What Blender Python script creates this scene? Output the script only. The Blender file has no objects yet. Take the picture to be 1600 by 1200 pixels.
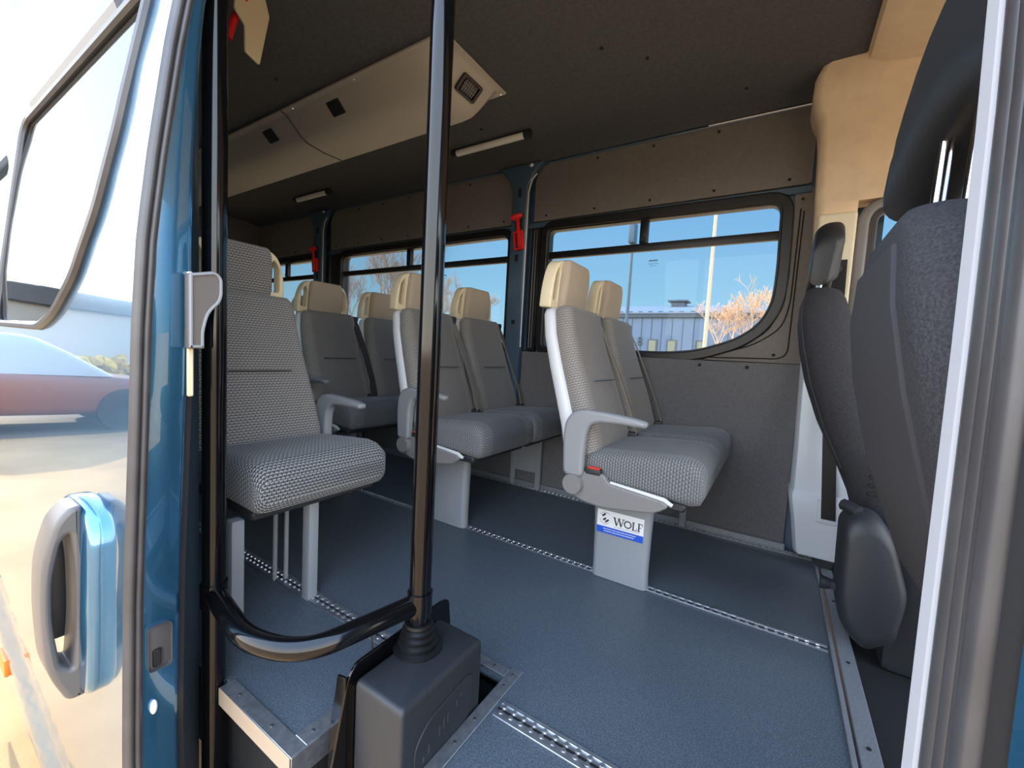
import bpy, bmesh, math, random
from mathutils import Vector, Matrix
random.seed(7)
S = bpy.context.scene
COL = S.collection
PI = math.pi

def lin(c):
    return tuple((v / 255 / 12.92) if v / 255 <= 0.04045 else ((v / 255 + 0.055) / 1.055) ** 2.4 for v in c)

# ------------------------------------------------------------------ camera
CAM_YAW, CAM_PITCH, CAM_ROLL, CAM_F = 0.56365244, -0.07274467, -0.05435114, 651.8
CAM_Z = 0.78
cam_data = bpy.data.cameras.new('camera')
cam = bpy.data.objects.new('camera', cam_data)
COL.objects.link(cam)
ca, sa, cb, sb, cc, sc_ = (math.cos(CAM_YAW), math.sin(CAM_YAW), math.cos(CAM_PITCH), math.sin(CAM_PITCH),
                           math.cos(CAM_ROLL), math.sin(CAM_ROLL))
Rz = Matrix(((ca, -sa, 0), (sa, ca, 0), (0, 0, 1)))
Rx = Matrix(((1, 0, 0), (0, cb, -sb), (0, sb, cb)))
Ry = Matrix(((cc, 0, sc_), (0, 1, 0), (-sc_, 0, cc)))
R = Rz @ Rx @ Ry
right, fwd, up = R.col[0], R.col[1], R.col[2]
M4 = Matrix((( right.x, up.x, -fwd.x, 0), (right.y, up.y, -fwd.y, 0), (right.z, up.z, -fwd.z, CAM_Z), (0, 0, 0, 1)))
cam.matrix_world = M4
cam_data.sensor_fit = 'HORIZONTAL'
cam_data.sensor_width = 36
cam_data.lens = CAM_F * 36 / 1600
cam_data.clip_start = 0.02
cam_data.clip_end = 800
S.camera = cam

# ------------------------------------------------------------------ sky, sun, exposure
S.view_settings.view_transform = 'Standard'
S.view_settings.look = 'None'
S.view_settings.gamma = 1.0
S.view_settings.use_curve_mapping = False
S.view_settings.exposure = 0.0

W = bpy.data.worlds.new('sky')
S.world = W
W.use_nodes = True
wn, wl = W.node_tree.nodes, W.node_tree.links
wn.clear()
def wnode(t, **kw):
    n = wn.new(t)
    for k, v in kw.items():
        setattr(n, k, v)
    return n
tc = wnode('ShaderNodeTexCoord')
sep = wnode('ShaderNodeSeparateXYZ')
wl.new(tc.outputs['Generated'], sep.inputs[0])
rb = wnode('ShaderNodeValToRGB')          # clear blue half of the sky
rb.color_ramp.elements[0].position = 0.0
rb.color_ramp.elements[0].color = (0.46, 0.72, 0.84, 1)
rb.color_ramp.elements[1].position = 0.75
rb.color_ramp.elements[1].color = (0.17, 0.38, 0.80, 1)
e = rb.color_ramp.elements.new(0.14); e.color = (0.32, 0.62, 0.86, 1)
e = rb.color_ramp.elements.new(0.36); e.color = (0.20, 0.46, 0.82, 1)
wl.new(sep.outputs[2], rb.inputs[0])
rw = wnode('ShaderNodeValToRGB')          # hazy half on the open door side, brightened to light the interior
rw.color_ramp.elements[0].position = 0.0
rw.color_ramp.elements[0].color = (1.0, 0.90, 0.76, 1)
rw.color_ramp.elements[1].position = 0.8
rw.color_ramp.elements[1].color = (0.46, 0.66, 1.0, 1)
e = rw.color_ramp.elements.new(0.3); e.color = (0.80, 0.90, 1.0, 1)
wl.new(sep.outputs[2], rw.inputs[0])
gain = wnode('ShaderNodeMixRGB', blend_type='MULTIPLY')
gain.inputs[0].default_value = 1
SKY_GAIN = 5.9
gain.inputs[2].default_value = (SKY_GAIN, SKY_GAIN, SKY_GAIN, 1)
wl.new(rw.outputs[0], gain.inputs[1])
dot = wnode('ShaderNodeVectorMath', operation='DOT_PRODUCT')
dot.inputs[1].default_value = (0.20, -0.98, 0.10)
wl.new(tc.outputs['Generated'], dot.inputs[0])
mr = wnode('ShaderNodeMapRange', interpolation_type='SMOOTHSTEP')
mr.inputs['From Min'].default_value = -0.45
mr.inputs['From Max'].default_value = 0.22
wl.new(dot.outputs['Value'], mr.inputs['Value'])
mixw = wnode('ShaderNodeMixRGB')
wl.new(mr.outputs[0], mixw.inputs[0])
wl.new(rb.outputs[0], mixw.inputs[1])
wl.new(gain.outputs[0], mixw.inputs[2])
bg = wnode('ShaderNodeBackground')
bg.inputs['Strength'].default_value = 1.0
wo = wnode('ShaderNodeOutputWorld')
wl.new(mixw.outputs[0], bg.inputs[0])
wl.new(bg.outputs[0], wo.inputs[0])

sun_data = bpy.data.lights.new('sun', 'SUN')
sun_data.energy = 9.0
sun_data.color = (1.0, 0.84, 0.60)
sun_data.angle = math.radians(0.6)
sun = bpy.data.objects.new('sun', sun_data)
COL.objects.link(sun)
sun.rotation_euler = Vector((1.0, -0.03, -0.50)).to_track_quat('-Z', 'Y').to_euler()
sun.location = (-6, -2, 6)

# ------------------------------------------------------------------ materials
MATS = {}
def nodes_of(m):
    m.use_nodes = True
    return m.node_tree.nodes, m.node_tree.links
def mat(name, rgb, rough=0.6, metal=0.0, spec=0.5, coat=0.0, coat_rough=0.05, noise=0.0, nscale=40, bump=0.0, bscale=200, var=None):
    """a principled material with optional mottling and fine bump, all procedural"""
    if name in MATS:
        return MATS[name]
    m = bpy.data.materials.new(name)
    n, l = nodes_of(m)
    p = n['Principled BSDF']
    c = lin(rgb)
    p.inputs['Base Color'].default_value = (*c, 1)
    p.inputs['Roughness'].default_value = rough
    p.inputs['Metallic'].default_value = metal
    p.inputs['Specular IOR Level'].default_value = spec
    p.inputs['Coat Weight'].default_value = coat
    p.inputs['Coat Roughness'].default_value = coat_rough
    if noise or bump:
        t = n.new('ShaderNodeTexCoord')
    if noise:
        nz = n.new('ShaderNodeTexNoise'); nz.inputs['Scale'].default_value = nscale; nz.inputs['Detail'].default_value = 6
        l.new(t.outputs['Object'], nz.inputs['Vector'])
        mx = n.new('ShaderNodeMixRGB')
        c2 = lin(var) if var else tuple(v * (1 - noise) for v in c)
        mx.inputs[1].default_value = (*[min(1, v * (1 + noise * 0.6)) for v in c], 1)
        mx.inputs[2].default_value = (*c2, 1)
        rr = n.new('ShaderNodeValToRGB'); rr.color_ramp.elements[0].position = .35; rr.color_ramp.elements[1].position = .65
        l.new(nz.outputs['Fac'], rr.inputs[0]); l.new(rr.outputs[0], mx.inputs[0])
        l.new(mx.outputs[0], p.inputs['Base Color'])
    if bump:
        nb = n.new('ShaderNodeTexNoise'); nb.inputs['Scale'].default_value = bscale; nb.inputs['Detail'].default_value = 3
        l.new(t.outputs['Object'], nb.inputs['Vector'])
        b = n.new('ShaderNodeBump'); b.inputs['Strength'].default_value = bump; b.inputs['Distance'].default_value = 0.002
        l.new(nb.outputs['Fac'], b.inputs['Height']); l.new(b.outputs[0], p.inputs['Normal'])
    MATS[name] = m
    return m

def fabric(name, dark, light, amount=1.0, center=0.45, halfw=0.13):
    """woven seat cloth: rows of small pale crescents on a darker ground (uv in metres)"""
    m = bpy.data.materials.new(name)
    n, l = nodes_of(m)
    p = n['Principled BSDF']
    p.inputs['Roughness'].default_value = 0.85
    p.inputs['Specular IOR Level'].default_value = 0.25
    p.inputs['Sheen Weight'].default_value = 0.15
    t = n.new('ShaderNodeTexCoord')
    def math_(op, a=None, b=None, c=None):
        k = n.new('ShaderNodeMath'); k.operation = op
        for i, v in enumerate((a, b, c)):
            if v is None: continue
            if isinstance(v, (int, float)): k.inputs[i].default_value = v
            else: l.new(v, k.inputs[i])
        return k.outputs[0]
    s = n.new('ShaderNodeSeparateXYZ'); l.new(t.outputs['UV'], s.inputs[0])
    u = math_('DIVIDE', s.outputs[0], 0.0115)
    v = math_('DIVIDE', s.outputs[1], 0.0088)
    row = math_('FLOOR', v)
    off = math_('MULTIPLY', math_('MODULO', row, 2.0), 0.5)
    fu = math_('SUBTRACT', math_('FRACT', math_('ADD', u, off)), 0.5)
    fv = math_('SUBTRACT', math_('FRACT', v), 0.35)
    # crescent: fv close to a parabola of fu
    par = math_('ADD', fv, math_('MULTIPLY', math_('MULTIPLY', fu, fu), -1.9))
    d = math_('ABSOLUTE', par)
    mk = n.new('ShaderNodeMapRange'); mk.inputs['From Min'].default_value = 0.30; mk.inputs['From Max'].default_value = 0.08
    l.new(d, mk.inputs['Value'])
    edge = math_('LESS_THAN', math_('ABSOLUTE', fu), 0.40)
    mask = math_('MULTIPLY', mk.outputs[0], edge)
    so = n.new('ShaderNodeSeparateXYZ'); l.new(t.outputs['Object'], so.inputs[0])
    cen = n.new('ShaderNodeMapRange'); cen.interpolation_type = 'SMOOTHSTEP'
    cen.inputs['From Min'].default_value = halfw - 0.012; cen.inputs['From Max'].default_value = halfw + 0.012
    cen.inputs['To Min'].default_value = center * amount; cen.inputs['To Max'].default_value = amount
    l.new(math_('ABSOLUTE', so.outputs[1]), cen.inputs['Value'])
    fac = math_('MULTIPLY', mask, cen.outputs[0])
    mx = n.new('ShaderNodeMixRGB'); mx.inputs[1].default_value = (*lin(dark), 1); mx.inputs[2].default_value = (*lin(light), 1)
    l.new(fac, mx.inputs[0])
    nz = n.new('ShaderNodeTexNoise'); nz.inputs['Scale'].default_value = 700; l.new(t.outputs['Object'], nz.inputs['Vector'])
    mx2 = n.new('ShaderNodeMixRGB'); mx2.blend_type = 'MULTIPLY'; mx2.inputs[0].default_value = 0.35
    l.new(mx.outputs[0], mx2.inputs[1]); l.new(nz.outputs['Fac'], mx2.inputs[2])
    gg = n.new('ShaderNodeBrightContrast'); gg.inputs['Bright'].default_value = 0.0
    l.new(mx2.outputs[0], gg.inputs[0]); l.new(gg.outputs[0], p.inputs['Base Color'])
    b = n.new('ShaderNodeBump'); b.inputs['Strength'].default_value = 0.35; b.inputs['Distance'].default_value = 0.002
    l.new(fac, b.inputs['Height']); l.new(b.outputs[0], p.inputs['Normal'])
    MATS[name] = m
    return m

def glass(name, tint=(0.93, 0.97, 0.98), refl=0.5):
    m = bpy.data.materials.new(name)
    n, l = nodes_of(m)
    n.clear()
    o = n.new('ShaderNodeOutputMaterial')
    tr = n.new('ShaderNodeBsdfTransparent'); tr.inputs[0].default_value = (*tint, 1)
    gl = n.new('ShaderNodeBsdfGlossy'); gl.inputs['Roughness'].default_value = 0.0
    fr = n.new('ShaderNodeFresnel'); fr.inputs[0].default_value = 1.45
    mu = n.new('ShaderNodeMath'); mu.operation = 'MULTIPLY'; mu.inputs[1].default_value = refl
    mi = n.new('ShaderNodeMixShader')
    l.new(fr.outputs[0], mu.inputs[0]); l.new(mu.outputs[0], mi.inputs[0])
    l.new(tr.outputs[0], mi.inputs[1]); l.new(gl.outputs[0], mi.inputs[2]); l.new(mi.outputs[0], o.inputs[0])
    MATS[name] = m
    return m

def flooring():
    m = bpy.data.materials.new('speckled vinyl floor')
    n, l = nodes_of(m)
    p = n['Principled BSDF']
    p.inputs['Roughness'].default_value = 0.42
    p.inputs['Specular IOR Level'].default_value = 0.45
    t = n.new('ShaderNodeTexCoord')
    v = n.new('ShaderNodeTexNoise'); v.inputs['Scale'].default_value = 420; v.inputs['Detail'].default_value = 2
    l.new(t.outputs['Object'], v.inputs['Vector'])
    r = n.new('ShaderNodeValToRGB')
    r.color_ramp.elements[0].position = 0.42; r.color_ramp.elements[0].color = (*lin((68, 77, 86)), 1)
    r.color_ramp.elements[1].position = 0.72; r.color_ramp.elements[1].color = (*lin((120, 130, 139)), 1)
    l.new(v.outputs['Fac'], r.inputs[0])
    v2 = n.new('ShaderNodeTexNoise'); v2.inputs['Scale'].default_value = 3; v2.inputs['Detail'].default_value = 5
    l.new(t.outputs['Object'], v2.inputs['Vector'])
    mx = n.new('ShaderNodeMixRGB'); mx.blend_type = 'MULTIPLY'; mx.inputs[0].default_value = 0.25
    l.new(r.outputs[0], mx.inputs[1]); l.new(v2.outputs['Fac'], mx.inputs[2])
    l.new(mx.outputs[0], p.inputs['Base Color'])
    return m

M_floor = flooring()
M_carpet = mat('dark grey ceiling carpet', (90, 91, 93), 0.95, spec=0.1, noise=0.12, nscale=90, bump=0.5, bscale=500)
M_panel = mat('taupe side lining', (116, 112, 108), 0.85, spec=0.2, noise=0.06, nscale=60, bump=0.3, bscale=500)
M_lower = mat('grey carpet lower lining', (104, 103, 106), 0.92, spec=0.15, noise=0.10, nscale=120, bump=0.4, bscale=500)
M_inner_blue = mat('dark blue body paint inside', (60, 82, 102), 0.42, coat=0.3, coat_rough=0.15)
M_body = mat('teal blue body paint', (66, 128, 168), 0.22, metal=0.75, coat=1.0, coat_rough=0.01)
M_body.node_tree.nodes['Principled BSDF'].inputs['Coat IOR'].default_value = 1.9
M_black = mat('black rubber', (17, 17, 18), 0.42, spec=0.45)
M_blackgloss = mat('gloss black paint', (10, 10, 12), 0.10, spec=0.45)
M_blackplastic = mat('black moulded plastic', (38, 40, 44), 0.5, bump=0.15, bscale=900)
M_seal = mat('grey satin rubber seal', (72, 70, 71), 0.36, spec=0.5, noise=0.15, nscale=14)
M_darkseal = mat('dark rubber seal', (56, 55, 58), 0.4)
M_alu = mat('brushed aluminium', (176, 180, 186), 0.36, metal=0.85, noise=0.18, nscale=60)
M_aludull = mat('dull grey threshold strip', (136, 140, 146), 0.5, metal=0.4, noise=0.12, nscale=200)
M_tan = mat('raw plywood edge', (168, 148, 126), 0.7)
M_cream = mat('cream plastic', (222, 208, 176), 0.45)
M_shell = mat('light grey shell plastic', (206, 208, 212), 0.4)
M_arm = mat('mid grey plastic', (138, 140, 144), 0.42)
M_valance = mat('taupe grey plastic', (122, 120, 120), 0.45)
M_ped = mat('grey painted steel', (138, 142, 147), 0.45)
M_pad = mat('tan grey headrest cloth', (172, 158, 140), 0.85, spec=0.2, noise=0.05, nscale=300, bump=0.3, bscale=700)
M_fab = fabric('grey woven seat cloth', (126, 122, 119), (188, 183, 176), 0.72, 0.16)
M_fabfull = fabric('dark patterned seat cloth', (108, 106, 106), (200, 196, 190), 0.85, 0.85)
M_fab_shaded = fabric('grey woven seat cloth shaded', (96, 98, 102), (168, 168, 166), 0.72, 0.14)  # backrest cloth with the cushions' shade put into its colour
M_fabfull_shaded = fabric('patterned seat cloth shaded', (74, 76, 80), (186, 186, 184), 0.9, 0.9)  # single seat's cloth, darkened to carry the shade on its cushion
M_strap = mat('grey seat belt webbing', (132, 124, 114), 0.8, bump=0.3, bscale=900)
M_strapdark = mat('dark seat belt webbing', (58, 48, 48), 0.8)
M_red = mat('red plastic', (214, 34, 36), 0.4)
M_redbutton = mat('red buckle button', (222, 60, 44), 0.4)  # plain bright red plastic, not emissive
M_cab = mat('beige cab headliner', (238, 214, 182), 0.85, spec=0.2, noise=0.05, nscale=20, bump=0.2, bscale=400)
M_cabpillar = mat('pale cream pillar trim', (222, 214, 190), 0.6)
M_trimwhite = mat('light grey pillar trim', (196, 202, 210), 0.5)
M_cabcloth = mat('charcoal cab seat cloth', (62, 62, 66), 0.9, spec=0.2, noise=0.35, nscale=420, bump=0.6, bscale=600)
M_cabcloth2 = mat('smooth charcoal seat side', (62, 61, 64), 0.8, spec=0.25)
M_stripwhite = mat('pale grey edging', (188, 190, 196), 0.6)
M_chrome = mat('chrome', (210, 210, 214), 0.12, metal=1.0)
M_white = mat('white paint', (232, 233, 236), 0.4)
M_tube = mat('frosted lamp tube', (226, 224, 216), 0.4)
M_duct = mat('beige air duct shell', (186, 178, 166), 0.6, bump=0.1, bscale=300)
M_dark = mat('dark recess', (18, 18, 20), 0.8)
M_orange = mat('orange reflector', (240, 120, 40), 0.25)
M_handle = mat('grey door handle plastic', (100, 94, 90), 0.4)
M_glass = glass('window glass', (0.95, 0.98, 0.99), 0.15)
M_doorglass = glass('door window glass', (0.55, 0.6, 0.62), 1.0)

# ------------------------------------------------------------------ mesh helpers
def link(name, me, m=None, parent=None):
    o = bpy.data.objects.new(name, me)
    COL.objects.link(o)
    if m is not None:
        for q in (m if isinstance(m, (list, tuple)) else (m,)):
            me.materials.append(q)
    if parent is not None:
        o.parent = parent
    return o
def finish(bm, name, m, parent=None, smooth=True, angle=40):
    bmesh.ops.recalc_face_normals(bm, faces=bm.faces)
    me = bpy.data.meshes.new(name)
    bm.to_mesh(me)
    bm.free()
    if smooth:
        for f in me.polygons:
            f.use_smooth = True
        try:
            me.set_sharp_from_angle(angle=math.radians(angle))
        except Exception:
            pass
    return link(name, me, m, parent)
def box(bm, x0, x1, y0, y1, z0, z1, bev=0.0, seg=2, mi=0):
    r = bmesh.ops.create_cube(bm, size=1)
    for v in r['verts']:
        v.co = Vector(((x0 + x1) / 2 + v.co.x * (x1 - x0), (y0 + y1) / 2 + v.co.y * (y1 - y0), (z0 + z1) / 2 + v.co.z * (z1 - z0)))
    fs = set(f for v in r['verts'] for f in v.link_faces)
    for f in fs: f.material_index = mi
    if bev:
        es = list(set(e for v in r['verts'] for e in v.link_edges))
        bmesh.ops.bevel(bm, geom=es, offset=bev, segments=seg, affect='EDGES', profile=0.6)
def tube(bm, pts, r, n=12, cap=True, mi=0):
    """round bar along a polyline; r is one radius or one for each point"""
    pts = [Vector(p) for p in pts]
    rings = []
    prev = None
    for i, p in enumerate(pts):
        a = pts[max(0, i - 1)]; b = pts[min(len(pts) - 1, i + 1)]
        t = (b - a).normalized()
        if prev is None:
            ref = Vector((0, 0, 1)) if abs(t.z) < 0.9 else Vector((1, 0, 0))
            nx = t.cross(ref).normalized()
        else:
            nx = (prev - t * prev.dot(t)).normalized()
        prev = nx
        ny = t.cross(nx)
        rr = r[i] if isinstance(r, (list, tuple)) else r
        rings.append([bm.verts.new(p + (nx * math.cos(2 * PI * k / n) + ny * math.sin(2 * PI * k / n)) * rr) for k in range(n)])
    for i in range(len(rings) - 1):
        for k in range(n):
            f = bm.faces.new((rings[i][k], rings[i][(k + 1) % n], rings[i + 1][(k + 1) % n], rings[i + 1][k]))
            f.material_index = mi
    if cap:
        bm.faces.new(rings[0][::-1]).material_index = mi
        bm.faces.new(rings[-1]).material_index = mi
def arc_path(pts, rad=0.05, seg=6):
    """round the corners of a polyline"""
    pts = [Vector(p) for p in pts]
    out = [pts[0]]
    for i in range(1, len(pts) - 1):
        p, a, b = pts[i], pts[i - 1], pts[i + 1]
        da, db = (a - p), (b - p)
        d = min(rad, da.length * .49, db.length * .49)
        q0, q1 = p + da.normalized() * d, p + db.normalized() * d
        for k in range(seg + 1):
            t = k / seg
            out.append(q0 * (1 - t) ** 2 + p * 2 * t * (1 - t) + q1 * t * t)
    out.append(pts[-1])
    return out
def loft(bm, rings, close=True, cap=True, mi=0, vlen=None):
    """skin a list of rings of equal length, uv in metres"""
    uvl = bm.loops.layers.uv.verify()
    vs = [[bm.verts.new(p) for p in r] for r in rings]
    n = len(rings[0])
    per = [0.0]
    mid = rings[len(rings) // 2]
    for k in range(n):
        per.append(per[-1] + (Vector(mid[(k + 1) % n]) - Vector(mid[k])).length)
    vl = [0.0]
    for i in range(len(rings) - 1):
        vl.append(vl[-1] + max((Vector(rings[i + 1][k]) - Vector(rings[i][k])).length for k in range(0, n, 3)))
    for i in range(len(rings) - 1):
        for k in range(n if close else n - 1):
            k2 = (k + 1) % n
            f = bm.faces.new((vs[i][k], vs[i][k2], vs[i + 1][k2], vs[i + 1][k]))
            f.material_index = mi
            uvs = ((per[k], vl[i]), (per[k + 1], vl[i]), (per[k + 1], vl[i + 1]), (per[k], vl[i + 1]))
            for lp, uv in zip(f.loops, uvs):
                lp[uvl].uv = uv
    if cap and close:
        for r in (vs[0], vs[-1]):
            f = bm.faces.new(r)
            f.material_index = mi
            for lp in f.loops:
                lp[uvl].uv = (lp.vert.co.y, lp.vert.co.x + lp.vert.co.z)
def rrect(hw, hh, rad, seg=5):
    """rounded rectangle outline, centre 0"""
    rad = min(rad, hw * .999, hh * .999)
    o = []
    for cx, cy, a0 in ((hw - rad, hh - rad, 0), (-hw + rad, hh - rad, 90), (-hw + rad, -hh + rad, 180), (hw - rad, -hh + rad, 270)):
        for k in range(seg + 1):
            a = math.radians(a0 + 90 * k / seg)
            o.append((cx + rad * math.cos(a), cy + rad * math.sin(a)))
    return o
def round_poly(pts, rad, seg=5):
    n = len(pts)
    out = []
    rads = rad if isinstance(rad, (list, tuple)) else [rad] * n
    for i in range(n):
        p, a, b = Vector(pts[i]), Vector(pts[i - 1]), Vector(pts[(i + 1) % n])
        da, db = a - p, b - p
        d = min(rads[i], da.length * .49, db.length * .49)
        if d < 1e-5:
            out.append(tuple(p)); continue
        q0, q1 = p + da.normalized() * d, p + db.normalized() * d
        for k in range(seg + 1):
            t = k / seg
            out.append(tuple(q0 * (1 - t) ** 2 + p * 2 * t * (1 - t) + q1 * t * t))
    return out
def offset_poly(pts, d):
    """push a convex-ish outline outwards by d"""
    n = len(pts)
    area = sum(pts[i][0] * pts[(i + 1) % n][1] - pts[(i + 1) % n][0] * pts[i][1] for i in range(n))
    sgn = 1 if area > 0 else -1
    out = []
    for i in range(n):
        p, a, b = Vector(pts[i]), Vector(pts[i - 1]), Vector(pts[(i + 1) % n])
        t1, t2 = (p - a).normalized(), (b - p).normalized()
        n1 = Vector((t1.y, -t1.x)) * sgn; n2 = Vector((t2.y, -t2.x)) * sgn
        m = (n1 + n2)
        if m.length < 1e-6: m = n1
        m.normalize()
        k = d / max(0.4, m.dot(n1))
        q = p + m * k
        out.append((q.x, q.y))
    return out
AX = {'xz': Matrix(((1, 0, 0, 0), (0, 0, -1, 0), (0, 1, 0, 0), (0, 0, 0, 1))),     # (a,b) -> x,z ; depth along -y
      'yz': Matrix(((0, 0, 1, 0), (1, 0, 0, 0), (0, 1, 0, 0), (0, 0, 0, 1))),      # (a,b) -> y,z ; depth along x
      'xy': Matrix.Identity(4)}
def plate_mesh(outline, holes, depth, plane, at, bevel=0.0):
    """flat sheet of real thickness with holes, through a filled 2D curve; returns mesh, centred at `at` on its normal axis"""
    cu = bpy.data.curves.new('tmp', 'CURVE')
    cu.dimensions = '2D'; cu.fill_mode = 'BOTH'
    cu.extrude = max(1e-4, depth / 2 - bevel); cu.bevel_depth = bevel; cu.bevel_resolution = 2; cu.offset = -bevel
    for loop in [outline] + list(holes):
        sp = cu.splines.new('POLY'); sp.points.add(len(loop) - 1)
        for q, p in zip(sp.points, loop): q.co = (p[0], p[1], 0, 1)
        sp.use_cyclic_u = True
    ob = bpy.data.objects.new('tmp', cu)
    COL.objects.link(ob)
    dg = bpy.context.evaluated_depsgraph_get()
    me = bpy.data.meshes.new_from_object(ob.evaluated_get(dg))
    bpy.data.objects.remove(ob); bpy.data.curves.remove(cu)
    mt = AX[plane].copy()
    off = {'xz': Vector((0, at, 0)), 'yz': Vector((at, 0, 0)), 'xy': Vector((0, 0, at))}[plane]
    me.transform(Matrix.Translation(off) @ mt)
    return me
def bm_add_mesh(bm, me, mi=0):
    n0 = len(bm.faces)
    bm.from_mesh(me)
    bm.faces.ensure_lookup_table()
    for f in bm.faces[n0:]: f.material_index = mi
    bpy.data.meshes.remove(me)
def plate(name, outline, holes, depth, plane, at, m, parent=None, bevel=0.0, smooth=True):
    bm = bmesh.new()
    bm_add_mesh(bm, plate_mesh(outline, holes, depth, plane, at, bevel))
    bmesh.ops.remove_doubles(bm, verts=bm.verts, dist=1e-5)
    return finish(bm, name, m, parent, smooth, 35)
def lathe(bm, prof, cx, cy, n=28, mi=0):
    rings = [[(cx + r * math.cos(2 * PI * k / n), cy + r * math.sin(2 * PI * k / n), z) for k in range(n)] for r, z in prof]
    loft(bm, rings, mi=mi)
def strip(bm, pts, normal_off, halfw_vec, th=0.002):
    """flat webbing along points"""
    rings = []
    for p in pts:
        p = Vector(p); w = Vector(halfw_vec); o = Vector(normal_off).normalized() * th
        rings.append([p - w - o, p + w - o, p + w + o, p - w + o])
    loft(bm, rings)
# ------------------------------------------------------------------ naming helpers
def thing(name, label, cat, loc=(0, 0, 0), group=None):
    o = bpy.data.objects.new(name, None)
    o.empty_display_size = 0.05
    COL.objects.link(o)
    o.location = loc
    o['label'] = label; o['category'] = cat
    if group: o['group'] = group
    return o
def tag(o, label, cat, group=None, kind=None):
    o['label'] = label; o['category'] = cat
    if group: o['group'] = group
    if kind: o['kind'] = kind
    return o
def struct(o, label=None, cat=None):
    o['kind'] = 'structure'
    if label: o['label'] = label
    if cat: o['category'] = cat
    return o

# ================================================================== THE VAN SHELL
# x forward (right in the picture), y into the van, z up from the van floor
XR = -4.35          # rear of the saloon
floor_outline = [(XR, .435), (-.715, .435), (-.715, .815), (-.485, .815), (-.485, .435), (.195, .435), (.195, 2.14), (XR, 2.14)]
fl = plate('floor', floor_outline, [], 0.035, 'xy', -0.0178, M_floor, smooth=False)
struct(fl, 'blue grey speckled vinyl floor of the minibus', 'floor')

# ---- floor rails
def floor_rail(y, x0, x1, label, w=0.034):
    t = thing('floor_rail', label, 'rail', ((x0 + x1) / 2, y, 0), 'aluminium seat rails in the floor')
    L = x1 - x0
    bm = bmesh.new()
    box(bm, -L / 2, L / 2, -w / 2, -w / 2 + 0.010, 0, 0.004, 0.001, 1)
    box(bm, -L / 2, L / 2, w / 2 - 0.010, w / 2, 0, 0.004, 0.001, 1)
    box(bm, -L / 2, L / 2, -w / 2 + .0102, w / 2 - .0102, 0, 0.0012)
    finish(bm, 'channel', M_alu, t, False)
    bm = bmesh.new()          # scalloped lips between the locking holes
    k = -L / 2 + 0.012
    while k < L / 2 - .012:
        for s in (-1, 1):
            bmesh.ops.create_cone(bm, cap_ends=True, segments=8, radius1=0.0068, radius2=0.005, depth=0.004,
                                  matrix=Matrix.Translation((k, s * 0.0078, 0.0034)))
        k += 0.025
    finish(bm, 'locking_lips', M_alu, t, True)
    bm = bmesh.new()
    box(bm, -L / 2, L / 2, -.003, .003, .0013, .0018)
    finish(bm, 'slot', M_dark, t, False)
    return t
floor_rail(0.735, -4.2, -0.745, 'aluminium seat rail under the nearest single seat, running to the black housing', 0.046)
floor_rail(0.735, -0.455, 0.185, 'short aluminium seat rail in front of the black pole housing', 0.046)
floor_rail(1.438, -4.2, 0.185, 'aluminium seat rail along the aisle under the grey pedestals')
floor_rail(2.095, -4.2, 0.185, 'aluminium seat rail along the foot of the window wall')

# front threshold strip across the floor
bm = bmesh.new()
box(bm, .1905, .2005, .44, 2.02, 0.0005, .006, .001, 1)
box(bm, .207, .245, .44, 2.02, -.03, .004, .002, 1)
th = finish(bm, 'threshold_strip', M_aludull)
tag(th, 'long grey metal threshold strip at the front edge of the floor', 'threshold strip')
for yy in (.62, .85, 1.1, 1.4, 1.75):
    bm = bmesh.new(); bmesh.ops.create_cone(bm, cap_ends=True, segments=10, radius1=.0045, radius2=.004, depth=.003, matrix=Matrix.Translation((.226, yy, .005)))
    finish(bm, 'screw', M_dark, th)
# cab floor beyond
bm = bmesh.new()
box(bm, .25, 1.5, .42, 2.1, -.06, -.02)
struct(finish(bm, 'floor_cab', M_dark, None, False), 'dark cab floor ahead of the threshold strip', 'floor')

# ---- ceiling
prof = [(.40, 1.70), (.43, 1.77), (.50, 1.84), (.62, 1.882), (.80, 1.892), (1.9, 1.892), (2.04, 1.886), (2.10, 1.876), (2.125, 1.868)]
rings = []
for x in (XR, -3, -2, -1, .17):
    rings.append([(x, y, z) for y, z in prof] + [(x, y, z + .03) for y, z in prof[::-1]])
bm = bmesh.new(); loft(bm, rings)
struct(finish(bm, 'ceiling', M_carpet), 'dark grey carpeted minibus ceiling', 'ceiling')
bm = bmesh.new()
for x, y in ((-.629, 1.474), (-.50, 1.60), (-.30, 1.05), (-.2, 1.95), (-1.9, 1.0), (-1.35, 1.72)):
    bmesh.ops.create_cone(bm, cap_ends=True, segments=10, radius1=.007, radius2=.005, depth=.004, matrix=Matrix.Translation((x, y, 1.889)))
o = finish(bm, 'ceiling_clips', M_dark, bpy.data.objects['ceiling'])

# ---- left wall
W1 = [(-1.165, 1.495), (-1.165, .825), (-.47, .825), (-.327, .841), (-.17, .898), (-.085, .965), (-.042, 1.06), (-.036, 1.20), (-.042, 1.487)]
W1r = round_poly(W1, [.035, .035, .06, .06, .06, .05, .05, .05, .05])
W2 = [(-3.05, 1.49), (-3.05, .825), (-1.435, .825), (-1.435, 1.49)]
W2r = round_poly(W2, .05)
W3 = [(-4.25, 1.49), (-4.25, .825), (-3.385, .825), (-3.385, 1.49)]
W3r = round_poly(W3, .05)
wl_ = plate('wall_left', [(XR, -.12), (.30, -.12), (.30, 1.95), (XR, 1.95)],
            [offset_poly(w, .012) for w in (W1r, W2r, W3r)], .06, 'xz', 2.195, M_inner_blue, smooth=False)
struct(wl_, 'dark blue painted steel side wall behind the linings', 'wall')
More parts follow.
